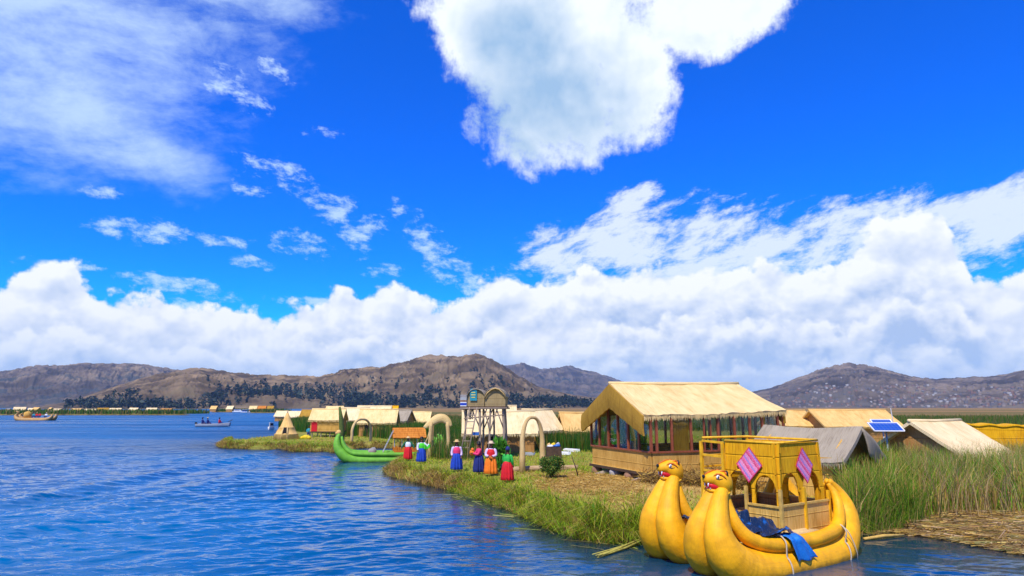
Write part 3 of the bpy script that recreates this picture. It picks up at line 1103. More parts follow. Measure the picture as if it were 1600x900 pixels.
def hut(label, loc, rz, L, W, wh, rh, roof='thatch', wall='mat_wall', ov=0.3, group='reed huts of the floating village', door=None, stilt=0.0,
        base=0.0, name='reed_hut', gov=None, sag=0.04, ridge=True, drape=False):
    t = thing(name, label, 'hut', loc, rz, group)
    gov = ov if gov is None else gov
    mb = MB()
    z0 = stilt
    th = 0.07
    fr = Vector((0, 0, z0))
    wall_prism(mb, (0, 0, z0), (L, 0, z0), [(0, wh), (1, wh)], th)
    wall_prism(mb, (L, W, z0), (0, W, z0), [(0, wh), (1, wh)], th)
    e = 0.004
    wall_prism(mb, (0, W - th - e, z0), (0, th + e, z0), [(0, wh), (0.5, rh - 0.1), (1, wh)], th)
    wall_prism(mb, (L, th + e, z0), (L, W - th - e, z0), [(0, wh), (0.5, rh - 0.1), (1, wh)], th)
    mb.build('wall', M[wall], t)
    mb = MB()
    s = (rh - wh) / (W / 2)
    zr, ze = z0 + rh, z0 + wh - s * ov + 0.06
    roof_slope(mb, (-gov, -ov, ze), (L + gov, -ov, ze), (L + gov, W / 2, zr), (-gov, W / 2, zr), 0.14, 0.03, sag)
    roof_slope(mb, (L + gov, W + ov, ze), (-gov, W + ov, ze), (-gov, W / 2, zr - 0.02), (L + gov, W / 2, zr - 0.02), 0.14, 0.03, sag)
    r = mb.build('roof', M[roof], t)
    eave_straw(r, (-gov, -ov, ze - .08), (L + gov, -ov, ze - .08), int(70 * L), .18, roof)
    if ridge:
        mb = MB()
        mb.tube([(-gov - 0.02, W / 2, zr - 0.02), (L * 0.5, W / 2, zr - sag - 0.01), (L + gov + 0.02, W / 2, zr - 0.02)], 0.09, 8)
        mb.build('ridge_roll', M[roof], r, True)
    if drape:
        def df(a, b):
            y = W / 2 - .12 + (W / 2 + ov + .1) * a
            zt = zr + (ze - zr) * a - .06
            return Vector((L + gov - .03 + .10 * math.sin(b * 2 + a * 4), y + .25 * b, zt - (.95 - .25 * a + .06 * math.sin(a * 19)) * b))
        g = MB(); g.sheet(df, 14, 6, .05, 2.0, 1.0); g.build('gable_drape', M[roof], t, True)
    if door:
        side, p, w, h, m_ = door
        mb = MB()
        if side == 'front': mb.box((p, -0.02, z0 + h / 2 + 0.01), (w, 0.05, h))
        elif side == 'left': mb.box((-0.02, p, z0 + h / 2 + 0.01), (0.05, w, h))
        else: mb.box((L + 0.02, p, z0 + h / 2 + 0.01), (0.05, w, h))
        mb.build('door', M[m_], t)
    if stilt:
        for i in range(4):
            for y in (0.15, W - 0.15):
                mb = MB()
                x = 0.2 + (L - 0.4) * i / 3
                mb.tube([(x, y, -0.25), (x + rnd(-.04, .04), y, z0 * 0.5), (x, y, z0)], 0.06, 6)
                mb.build('stilt', M['pole'], t)
        mb = MB()
        mb.box((L / 2, W / 2, z0 - 0.05), (L + 0.1, W + 0.1, 0.09))
        mb.build('floor_frame', M['darkwood'], t)
    return t


# ---- the large restaurant-like reed house on the right
HX, HY, HR = 6.02, 29.6, R(20)
hz = gz(HX + 2, HY + 2)
house = thing('reed_house', 'large reed house with glazed walls and wide pale thatched roof raised on stumps', 'house', (HX, HY, 0), HR)
HL, HW, FZ, SZ, EZ, RZ_ = 7.2, 5.7, 0.95, 1.83, 3.42, 4.88


def post(mb, x, y, w=0.10, lean=0.0): mb.bar((x + lean * .3, y, SZ + 0.045), (x + lean, y, EZ + 0.05), w, w)


mb = MB(); mb.box((HL / 2, HW / 2, FZ - 0.03), (HL + 0.2, HW + 0.2, 0.12)); mb.build('floor', M['darkwood'], house)
for a, b in (((0, 0), (HL, 0)), ((HL, 0), (HL, HW)), ((HL, HW), (0, HW)), ((0, HW), (0, 0))):
    mb = MB()
    av, bv = Vector((*a, FZ + 0.04)), Vector((*b, FZ + 0.04))
    d = (bv - av).normalized()
    wall_prism(mb, av + d * 0.07, bv - d * 0.07, [(0, SZ - FZ - 0.04), (1, SZ - FZ - 0.04)], 0.06)
    w_ = mb.build('dado_wall', M['mat_wall'], house)
    mb = MB()
    n = Vector((d.y, -d.x, 0)) * 0.03
    mb.bar(av + n + Vector((0, 0, -0.02)), bv + n + Vector((0, 0, -0.02)), 0.10, 0.06)
    mb.build('skirting_pole', M['pale_wood'], w_)
    mb = MB()
    mb.bar(av + Vector((0, 0, SZ - FZ)), bv + Vector((0, 0, SZ - FZ)), 0.12, 0.07)
    mb.build('sill', M['redwood'], w_)
long_x = [0.0, 0.28, 1.05, 2.05, 2.75, 3.1, 3.5, 4.4, 5.25, 6.1, 7.0]
gab_y = [0.0, 1.0, 1.95, 2.9, 3.85, 4.8, 5.7]
for y, xs in ((0.0, long_x), (HW, long_x)):
    for i, x in enumerate(xs):
        mb = MB(); post(mb, x, y, 0.10 if i not in (4, 5) else 0.06, 0.0 if i < 9 else -0.16); mb.build('post', M['redwood'], house)
for x in (0.0, HL):
    for i, y in enumerate(gab_y[1:-1] if x == 0 else gab_y):
        mb = MB(); zt = EZ + (RZ_ - EZ) * (1 - abs(y - HW / 2) / (HW / 2)) - 0.08
        mb.bar((x, y, SZ + 0.045), (x, y, zt), 0.10, 0.10); mb.build('post', M['redwood'], house)
for y, off in ((0.0, -0.0), (HW, 0.0)):
    mb = MB(); mb.bar((0, y, EZ), (HL, y, EZ + 0.1), 0.10, 0.12); mb.build('eave_beam', M['redwood'], house)
    for i in range(len(long_x) - 1):
        x0, x1 = long_x[i] + 0.04, long_x[i + 1] - 0.04
        if x1 - x0 < 0.05: continue
        if i == 2 and y == 0.0:
            mb = MB(); mb.box(((x0 + x1) / 2, 0.05, (SZ + EZ) / 2), (x1 - x0 - 0.1, 0.03, EZ - SZ - 0.1)); mb.build('curtain', M['thatch_brown'], house)
        mb = MB(); mb.box(((x0 + x1) / 2, y, (SZ + EZ) / 2 + 0.02), (x1 - x0 - 0.03, 0.012, EZ - SZ - 0.10)); mb.build('pane', M['pane'], house)
for x in (0.0, HL):
    for i in range(len(gab_y) - 1):
        y0, y1 = gab_y[i] + 0.06, gab_y[i + 1] - 0.06
        z0_, z1_ = [EZ + (RZ_ - EZ) * (1 - abs(q_ - HW / 2) / (HW / 2)) - 0.12 for q_ in (y0, y1)]
        mb = MB(); mb.prism([(x, y0, SZ + 0.04), (x, y1, SZ + 0.04), (x, y1, z1_), (x, y0, z0_)], (0.012, 0, 0)); mb.build('pane', M['pane'], house)
mb = MB()
GO, EO = 0.40, 0.16
MID = HW / 2
s_ = (RZ_ - EZ) / MID
ze = EZ - s_ * EO + 0.12
roof_slope(mb, (-GO, -EO, ze), (HL + 0.1, -EO, ze + 0.2), (HL - 0.2, MID, RZ_ + 0.12), (-GO, MID, RZ_ + 0.05), 0.16, 0.05, 0.05)
roof_slope(mb, (HL + 0.1, HW + EO, ze + 0.2), (-GO, HW + EO, ze), (-GO, MID, RZ_ + 0.03), (HL - 0.2, MID, RZ_ + 0.10), 0.16, 0.05, 0.05)
hroof = mb.build('roof', M['thatch'], house)
eave_straw(hroof, (-GO, -EO, ze - .10), (HL + 0.1, -EO, ze + .10), 700, .17)
mb = MB(); mb.tube([(-GO - 0.05, MID, RZ_ + 0.02), (2, MID, RZ_ + 0.03), (5, MID, RZ_ + 0.06), (HL - 0.18, MID, RZ_ + 0.1)], 0.10, 8); mb.build('ridge_roll', M['thatch'], hroof, True)
for ya in (-EO, HW + EO):
    mb = MB()
    def fr(a, b, ya=ya):
        y = MID + (ya - MID) * a
        zt = RZ_ + 0.03 + (ze - RZ_ - 0.03) * a - 0.05
        return Vector((-GO + 0.02 - 0.05 * math.sin(b * 3), y, zt - (1.10 - 0.25 * a + (0.02 * math.sin(a * 37 + ya) if b > 0.9 else 0)) * b))
    g = MB(); g.sheet(fr, 22, 5, 0.09 if ya < 0 else -0.09, 3.6, 1.1)
    g.build('gable_fringe', M['thatch_brown'], house)
mb = MB()
for ya in (-EO, HW + EO):
    pass
mb.bar((-GO - 0.03, MID, RZ_ + 0.05), (-GO - 0.03, MID, RZ_ - 1.08), 0.06, 0.06); mb.build('gable_pole', M['pole'], house)
def fr2(a, b): return Vector((HL + 0.06 - .25 * a, -EO + 0.05 + a * (MID + .1), (ze + 0.2) + (RZ_ - ze - 0.2) * a - 0.06 - b * (0.55 + 0.05 * math.sin(a * 31))))
g = MB(); g.sheet(fr2, 16, 4, -0.08, 3.6, 0.6); g.build('gable_fringe', M['thatch_brown'], house)
for i, (x, y, r, m_) in enumerate(((0.1, 5.4, .26, 'rust'), (0.2, 3.6, .34, 'stone'), (0.15, 2.0, .36, 'rust'), (0.3, 0.5, .34, 'stone'), (2.4, 0.2, .30, 'stone'), (4.6, 0.2, .30, 'rust'), (7, 0.3, .3, 'stone'), (7.2, 5.5, .3, 'rust'), (3.5, 5.6, .3, 'rust'))):
    wp = house.matrix_basis
    gx = HX + x * math.cos(HR) - y * math.sin(HR); gy = HY + x * math.sin(HR) + y * math.cos(HR)
    zg = gz(gx, gy)
    mb = MB()
    mb.lathe([(0.02, zg - 0.25), (r * 1.05, zg - 0.25), (r, zg + 0.1), (r * 0.95, FZ - 0.16), (r * 0.7, FZ - 0.10)], 10, (x, y, 0), lambda a, j: 0.12 * math.sin(3 * a + j + i))
    mb.build('pier_stump', M[m_], house, True)
for y, yy in ((4.6, 0.5), (1.2, 0.4)):
    mb = MB(); mb.tube([(-0.7, y, 0.42), (0.0, y - 0.15, 0.62), (0.9, y - yy, 0.84)], [0.11, 0.12, 0.12], 8); mb.build('floor_log', M['pole'], house, True)
# things seen through its panes
HM = Matrix.Translation((HX, HY, 0)) @ Matrix.Rotation(HR, 4, 'Z')
chair = thing('chair', 'teal chair inside the glazed end of the reed house', 'chair', HM @ Vector((1.4, 3.6, FZ + 0.04)), 0.5)
mb = MB(); mb.box((0, 0, 0.46), (0.5, 0.5, 0.08)); mb.build('seat', M['teal'], chair)
mb = MB(); mb.prism([(-.25, .2, .5), (.25, .2, .5), (.25, .3, 1.15), (-.25, .3, 1.15)], (0, .06, 0)); mb.build('backrest', M['teal'], chair)
for a in (-.2, .2):
    for b in (-.2, .2):
        mb = MB(); mb.bar((a, b, 0), (a, b, .42), .05); mb.build('leg', M['darkwood'], chair)
for i, (x, y, l_) in enumerate(((3.2, 2.2, 'long dark table inside the reed house behind the first windows'), (5.6, 2.6, 'long dark table inside the reed house near its far right end'))):
    tb = thing('dining_table', l_, 'table', HM @ Vector((x, y, FZ + 0.04)), HR, 'tables inside the reed house')
    mb = MB(); mb.box((0, 0, 0.74), (1.7, 0.8, 0.06)); mb.build('tabletop', M['pale_wood'], tb)
    for a in (-.75, .75):
        for b in (-.3, .3):
            mb = MB(); mb.bar((a, b, 0), (a, b, .71), .07); mb.build('leg', M['darkwood'], tb)


# ------------------------------------------------------------------ the yellow twin-hulled puma boat
BX, BY = 4.77, 16.16
BR = math.atan2(0.57, 0.82)
boat = thing('reed_boat', 'big yellow twin hulled reed boat with snarling puma heads and an arched cabin', 'boat', (BX, BY, 0), BR)
LOBE = [(0.10, 2.00, .155, .085), (-0.08, 1.72, .20, .135), (-0.27, 1.30, .275, .21), (-0.33, .92, .35, .275), (-0.16, .50, .43, .335), (0.30, .20, .47, .37), (1.00, .06, .48, .38),
        (2.0, .02, .48, .39), (3.1, .02, .48, .38), (4.1, .10, .46, .36), (4.62, .38, .42, .32), (4.98, .82, .34, .25), (5.08, 1.22, .25, .17), (4.94, 1.62, .15, .09), (4.68, 1.93, .06, .04)]
GUN = [(0.21, 1.92, .09, .09), (0.20, 1.55, .125, .17), (0.30, 1.12, .155, .30), (0.62, .80, .17, .44), (1.3, .62, .175, .55), (2.2, .585, .175, .57), (3.2, .59, .175, .56), (3.95, .69, .17, .51), (4.38, .94, .16, .41), (4.60, 1.28, .13, .29),
       (4.64, 1.6, .10, .17), (4.56, 1.85, .05, .07)]
SEP, SETBACK = 1.84, 0.42
HULLS = ((0.0, 0.0, -.10), (SEP, SETBACK, 0.0))
for off, xo, dzh in HULLS:
    for sg in (-1, 1):
        q_ = spline(LOBE, 6)
        mb = MB(); mb.tube([(a[0] + xo, off + sg * a[3], a[1] + dzh * max(0, a[1] - .5) / 1.5) for a in q_], [max(.02, a[2]) for a in q_], 22, True, 1.0, (0, 1, 0)); mb.build('hull_roll', M['hull_yellow'], boat, True)
        q_ = spline(GUN, 6)
        mb = MB(); mb.tube([(a[0] + xo, off + sg * a[3], a[1] + dzh * max(0, a[1] - .5) / 1.5) for a in q_], [max(.02, a[2]) for a in q_], 14, True, 1.0, (0, 1, 0)); mb.build('gunwale_roll', M['hull_yellow'], boat, True)
    mb = MB(); mb.tube([(x + xo, off, 0.35) for x in (0.35, 1.6, 3.2, 4.4)], [.25, .42, .42, .25], 10); mb.build('inner_roll', M['bundle'], boat, True)
mb = MB(); mb.box((2.6, 0.86, 0.54), (3.4, 2.2, 0.05)); mb.build('deck', M['wattle'], boat)


def puma(off, zt, yaw, label, xo=0.0):
    """loft of rings along the head, jaw and features as its pieces; local -x is forward"""
    m = Matrix.Translation((0.12 + xo, off, zt)) @ Matrix.Rotation(yaw, 4, 'Z') @ Matrix.Rotation(R(3), 4, 'Y') @ Matrix.Scale(1.10, 4)
    def loft(rings, n=16):
        b = MB()
        base = 0
        for x, zc, ry, rz_ in rings:
            for k in range(n):
                a = 2 * math.pi * k / n
                ca, sa = math.cos(a), math.sin(a)
                b.v.append(m @ Vector((x, ry * math.copysign(abs(ca) ** .85, ca), zc + rz_ * math.copysign(abs(sa) ** .85, sa))))
        for j in range(len(rings) - 1):
            for k in range(n):
                k2 = (k + 1) % n
                b.f.append([j * n + k, j * n + k2, (j + 1) * n + k2, (j + 1) * n + k]); b.u.append([(k / n, j * .1), ((k + 1) / n, j * .1), ((k + 1) / n, j * .1 + .1), (k / n, j * .1 + .1)])
        for j, rv in ((0, 1), (len(rings) - 1, 0)):
            f = [j * n + k for k in range(n)]; b.f.append(f[::-1] if rv else f); b.u.append([(0, 0)] * n)
        return b
    h = loft([(.25, .12, .03, .04), (.24, .12, .13, .15), (.17, .13, .205, .23), (.05, .15, .235, .245), (-.06, .18, .225, .215), (-.15, .215, .185, .165), (-.22, .225, .15, .125), (-.29, .215, .13, .105), (-.345, .205, .105, .085), (-.37, .205, .05, .045)]).build('puma_head', M['hull_yellow'], boat, True)
    if label: h['label'] = label
    loft([(.10, -.02, .10, .06), (0.0, -.05, .17, .085), (-.12, -.035, .145, .06), (-.22, -.025, .11, .05), (-.275, -.02, .07, .035), (-.29, -.015, .02, .015)]).build('lower_jaw', M['hull_yellow'], h, True)
    loft([(.0, .06, .165, .08), (-.12, .065, .15, .08), (-.22, .07, .118, .075), (-.29, .09, .09, .06)]).build('open_mouth', M['mouth'], h, True)
    b = MB(); b.ball(m @ Vector((-.2, 0, .035)), (.12, .055, .025), 10, m.to_3x3()); b.build('tongue', M['pink'], h, True)
    for s in (-1, 1):
        for x, z0, z1 in ((-.30, .135, .04), (-.25, .0, .085)):
            b = MB(); b.tube([m @ Vector((x, s * .07, z0)), m @ Vector((x - .01, s * .07, z1))], [.022, .004], 6); b.build('fang', M['eye'], h, True)
        b = MB(); b.ball(m @ Vector((-.125, s * .172, .265)), (.062, .028, .046), 12, m.to_3x3() @ Matrix.Rotation(s * -.42, 3, 'Z')); b.build('eye', M['eye'], h, True)
        b = MB(); b.ball(m @ Vector((-.140, s * .190, .262)), (.026, .018, .034), 10, m.to_3x3() @ Matrix.Rotation(s * -.42, 3, 'Z')); b.build('pupil', M['black'], h, True)
        b = MB(); b.tube([m @ Vector(p) for p in ((-.215, s * .135, .275), (-.16, s * .165, .325), (-.09, s * .195, .325), (-.02, s * .215, .285), (.03, s * .228, .235))], [.012, .02, .024, .02, .008], 7); b.build('eyebrow', M['tawny'], h, True)
        b = MB(); b.tube([m @ Vector(p) for p in ((-.19, s * .16, .225), (-.12, s * .198, .215), (-.05, s * .222, .235))], [.006, .012, .006], 6); b.build('eye_line', M['black'], h, True)
        b = MB(); b.tube([m @ Vector(p) for p in ((-.06, s * .10, .37), (.02, s * .12, .392), (.10, s * .12, .375))], [.01, .022, .01], 6); b.build('crown_stripe', M['tawny'], h, True)
        b = MB(); b.ball(m @ Vector((.07, s * .165, .345)), (.032, .055, .06), 10, m.to_3x3()); b.build('ear', M['black'], h, True)
        b = MB(); b.ball(m @ Vector((.052, s * .166, .338)), (.03, .04, .045), 10, m.to_3x3()); b.build('inner_ear', M['tawny'], h, True)
    b = MB(); b.ball(m @ Vector((-.372, 0, .255)), (.03, .055, .038), 10, m.to_3x3()); b.build('nose', M['black'], h, True)
    b = MB(); b.tube([m @ Vector(p) for p in ((-.36, 0, .29), (-.28, 0, .335), (-.18, 0, .385), (-.08, 0, .40))], [.012, .02, .02, .008], 6); b.build('nose_stripe', M['tawny'], h, True)
    cz = zt - .075
    ring = [(0.12 + xo + .205 * math.cos(a), off + .245 * math.sin(a), cz + .05 * math.cos(a)) for a in np.linspace(0, 6.2832, 25)]
    b = MB(); b.tube(ring, .024, 6, False); b.build('neck_cord', M['yellow_wood'], boat, True)


puma(0.0, 1.90, R(-22), None)
puma(SEP, 2.0, R(-18), None, SETBACK)

# cabin: near wall at y = CY0, far wall at y = CY1, bow wall at x = CX0
CX0, CX1, CY0, CY1, CZ0, CZ1 = 2.38, 4.46, -0.05, 2.36, 0.62, 2.86


def arch_wall(p0, p1, arches, z0, z1, th, taper=0.0):
    """reed wall from p0 to p1 (its top pulled in by taper), cut by round-headed openings down to the floor"""
    p0, p1 = Vector(p0), Vector(p1)
    d = p1 - p0
    L = d.length
    d = d / L
    n = Vector((d.y, -d.x, 0))
    xs = set(np.linspace(0, L, 41))
    for c_, w, zs, zt in arches: xs |= {c_ - w / 2, c_ + w / 2} | set(c_ + w / 2 * np.cos(np.linspace(0, math.pi, 15)))
    xs = sorted(xs)
    def bot(x, side):
        for c_, w, zs, zt in arches:
            k = (x - c_) / (w / 2)
            if abs(k) < 1 - 1e-6 or (abs(k) <= 1 + 1e-6 and side * k < 0): return zs + (zt - zs) * math.sqrt(max(0, 1 - min(1, abs(k)) ** 2))
        return z0
    b = MB()
    def pt(x, z, o): return p0 + d * x + n * (o - taper * (z - z0) / (z1 - z0)) + Vector((0, 0, z))
    for i in range(len(xs) - 1):
        a, c_ = xs[i], xs[i + 1]
        if c_ - a < 1e-5: continue
        za, zc = bot(a, 1), bot(c_, -1)
        zt = z1
        for o, rv in ((0, 0), (-th, 1)):
            f = [pt(a, za, o), pt(c_, zc, o), pt(c_, zt, o), pt(a, zt, o)]
            u = [(a, za), (c_, zc), (c_, zt), (a, zt)]
            b.face(f[::-1] if rv else f, u[::-1] if rv else u)
        b.face([pt(a, za, -th), pt(c_, zc, -th), pt(c_, zc, 0), pt(a, za, 0)], [(a, 0), (c_, 0), (c_, th), (a, th)])
        b.face([pt(a, zt, 0), pt(c_, zt, 0), pt(c_, zt, -th), pt(a, zt, -th)], [(a, 0), (c_, 0), (c_, th), (a, th)])
    for x in (0, L):
        f = [pt(x, z0, 0), pt(x, z0, -th), pt(x, z1, -th), pt(x, z1, 0)]
        b.face(f if x == 0 else f[::-1], [(0, z0), (th, z0), (th, z1), (0, z1)])
    return b


TH = 0.05
fw = arch_wall((CX0, CY1 - 0.75, 0), (CX0, CY0, 0), [(0.44, .74, 1.62, 2.16), (1.22, .64, 1.62, 2.06)], CZ0, CZ1, TH, 0.10).build('cabin_wall', M['yellow_mat'], boat)
sw = arch_wall((CX0 + 0.01, CY0, 0), (CX1, CY0, 0), [(0.55, .76, 1.62, 2.12), (1.50, .80, 1.62, 2.14)], CZ0, CZ1, TH, 0.10).build('cabin_wall', M['yellow_mat'], boat)
arch_wall((CX1, CY0 + 0.06, 0), (CX1, CY1 - 0.06, 0), [(0.62, .8, 1.6, 2.12), (1.65, .8, 1.6, 2.12)], CZ0, CZ1, TH, 0.10).build('cabin_wall', M['yellow_mat'], boat)
arch_wall((CX1, CY1, 0), (CX0 + 0.7, CY1, 0), [(0.45, .62, 1.36, 1.88), (1.1, .5, 1.36, 1.88)], CZ0, CZ1 - .9, TH, 0.05).build('cabin_wall', M['yellow_mat'], boat)
mb = MB(); mb.box(((CX0 + CX1) / 2 + .05, (CY0 + CY1) / 2, 2.02), (CX1 - CX0 - .32, CY1 - CY0 - .36, .06)); mb.build('upper_deck', M['yellow_mat'], boat)


def panel(p, q_, z0, z1, m_='wattle'):
    b = MB(); wall_prism(b, (*p, z0), (*q_, z0), [(0, z1 - z0), (1, z1 - z0)], .05); w = b.build('lower_panel', M[m_], boat)
    b = MB(); b.bar((*p, z1 + .012), (*q_, z1 + .012), .075, .05); b.build('panel_rail', M['pale_wood'], w)


panel((CX0 - .04, .86), (CX0 - .04, CY0 - .02), .60, 1.30)
panel((CX0 - .02, CY0 - .06), (CX1 - .02, CY0 - .06), .60, 1.34)
panel((CX1 + .05, CY0), (CX1 + .05, CY1), .60, 1.30, 'mat_wall_red')
panel((CX1, CY1 - .1), (CX0 + .1, CY1 - .1), .60, 1.25, 'mat_wall_red')
for x, y, z1, m_ in ((CX0 - .06, CY0 - .06, 1.75, 'pale_wood'), (CX0 - .06, .90, 1.75, 'pale_wood'), (CX0 - .05, 1.62, 1.75, 'pale_wood'), (CX0 + .95, CY0 - .07, 1.75, 'yellow_wood'), (CX1 + .02, CY0 - .05, 1.6, 'yellow_wood'), (CX0, CY1, 2.85, 'yellow_wood'), (CX0 + .02, CY1 - .72, 2.80, 'yellow_wood')):
    mb = MB(); mb.bar((x, y, .56), (x, y, z1), .075, .075); mb.build('cabin_post', M[m_], boat)
for z in (2.86, 2.48, 2.06):
    mb = MB(); mb.bar((CX0, CY1 - .05, z), (CX0 + .03, CY1 - .75, z - .03), .05, .06); mb.build('stair_rail', M['yellow_wood'], boat)
for i, z in enumerate((1.0, 1.32, 1.64, 1.95)):
    mb = MB(); mb.box((CX0 - .30 + .14 * i, CY1 - .40, z), (.22, .56, .05)); mb.build('stair_tread', M['yellow_wood'], boat)
for y in (CY1 - .10, CY1 - .70):
    mb = MB(); mb.bar((CX0 - .42, y, .66), (CX0 + .20, y, 2.04), .05, .09); mb.build('stair_stringer', M['yellow_wood'], boat)
mb = MB(); tz = CZ1 + .03
mb.tube([(CX0 + .1, CY1 - .75, tz), (CX0 + .1, CY0 + .08, tz), (CX1 - .1, CY0 + .08, tz + .02), (CX1 - .1, CY1 - .1, tz + .04), (CX0 + .05, CY1 - .02, tz + .05)], .035, 7); mb.build('top_rail', M['yellow_wood'], boat, True)
for z in (2.45, 2.15):
    mb = MB(); mb.bar((CX1 - .1, CY1 - .04, z), (CX0 + .05, CY1 - .02, z), .045, .05); mb.build('side_rail', M['yellow_wood'], boat)
mb = MB(); mb.bar((CX1 - .1, CY1 - .04, 2.0), (CX1 - .1, CY1 - .1, tz + .04), .05); mb.build('cabin_post', M['yellow_wood'], boat)
mb = MB(); mb.box((CX0 + .9, CY1 - .5, .95), (1.4, .35, .06)); mb.build('bench', M['wattle'], boat)


def diamond(parent, c_, ux, uz, lift):
    b = MB()
    c_, ux, uz, lift = map(Vector, (c_, ux, uz, lift))
    def f(a, b_): return c_ + ux * (a - b_) + uz * (a + b_ - 1) + lift * (0.5 + 0.5 * math.sin(a * 5 + b_ * 3) * .4)
    b.sheet(f, 8, 8, 0.012, 1, 1)
    o = b.build('woven_diamond', M['diamond'], boat)


diamond(fw, (CX0 + .035, .82, 2.30), (0, -.40, 0), (.05, 0, .46), (-.035, 0, 0))
diamond(sw, (CX0 + 1.22, CY0 + .035, 2.28), (.40, 0, 0), (0, .05, .46), (0, -.035, 0))


def over_hull(x, off, n=15, r=.018, grow=.03, far=0.0):
    """cord drawn over the near gunwale and down the flank to the water"""
    q_ = spline(LOBE, 6)
    i = int(np.argmin(np.abs(q_[60:, 0] - x))) + 60 if len(q_) > 60 else 0
    i = min(range(24, len(q_)), key=lambda k: abs(q_[k][0] - x))
    cx, cz, rr, lo = q_[i]
    pts = [(x + .02, off - .50, .83), (x, off - .66, .80), (x - .01, off - .77, .66)]
    for a in np.linspace(0.75, -.9, 9): pts.append((x - far * (1 - math.sin(a)), off - lo - (rr + grow) * math.cos(a), cz + (rr + grow) * math.sin(a)))
    b = MB(); b.tube(spline(pts, 3), r, 6); b.build('lashing_rope', M['rope'], boat, True)


over_hull(1.45, 0.0)
over_hull(4.05, 0.0, far=.02)
mb = MB(); mb.tube(spline([(4.1, -.45, .84), (4.15, -.74, .68), (4.3, -.85, .2), (4.4, -.80, -.05)], 5), .015, 6); mb.build('lashing_rope', M['rope'], boat, True)
mb = MB(); mb.tube(spline([(1.5, -.5, .79), (1.6, -.2, .80), (1.8, .1, 1.1), (2.1, .5, .95)], 5), .018, 6); mb.build('lashing_rope', M['rope'], boat, True)

# crumpled sheet over the foredeck, thrown across the near gunwale
BM = Matrix.Translation((BX, BY, 0)) @ Matrix.Rotation(BR, 4, 'Z')
def tarp(a, b):
    x = 0.42 + 1.75 * a
    y = 1.55 - 2.02 * b - .2 * math.sin(a * 2.6)
    n = [float(fbm(np.array([a * k + 7.0]), np.array([b * k]), 4, 33)[0]) - .5 for k in (3.4, 7)]
    z = .84 + .55 * n[0] + .30 * abs(n[1]) + .62 * math.exp(-((a - .02) / .42) ** 2) * (.35 + .65 * math.exp(-((b - .72) / .25) ** 2)) + .10 * math.sin(b * 22 + a * 7)
    if y < -.28: z = max(.79, z * .6 + .30)
    return BM @ Vector((x + n[1] * .35, y, max(z, .60)))
mb = MB(); mb.sheet(tarp, 46, 46, .012, 2.2, 2.2)
tag(mb.build('tarpaulin', M['tarp'], None, True), 'crumpled dark and blue plastic sheet heaped on the yellow boat foredeck', 'tarpaulin')
def flap(a, b):
    x = 1.50 + .42 * a * (1 + .9 * b) + .20 * b
    k = b * 1.15
    y = -.40 - min(k, .36) / .36 * .38 - max(0, k - .36) * .10
    z = .80 + .02 * math.sin(a * 9) - max(0, k - .26) * .62
    return BM @ Vector((x, y - .03 * math.sin(a * 11 + b * 2) - .015, z))
mb = MB(); mb.sheet(flap, 18, 18, .01, .7, 1.1)
tag(mb.build('plastic_sheet', M['tarp_blue'], None, True), 'bright blue plastic flap hanging over the near side of the yellow boat', 'tarpaulin')


# ------------------------------------------------------------------ people
def limb(mb, pts, rs, n=10): mb.tube(spline([(*p, r) for p, r in zip(pts, rs)], 4)[:, :3], list(spline([(*p, r) for p, r in zip(pts, rs)], 4)[:, 3]), n)


def remesh(o, voxel, it=3):
    m = o.modifiers.new('r', 'REMESH'); m.mode = 'VOXEL'; m.voxel_size = voxel; m.use_smooth_shade = True
    s = o.modifiers.new('s', 'SMOOTH'); s.iterations = it; s.factor = .5
    bpy.context.view_layer.update()
    me_ = bpy.data.meshes.new_from_object(o.evaluated_get(bpy.context.evaluated_depsgraph_get()))
    o.modifiers.clear()
    o.data = me_
    return o


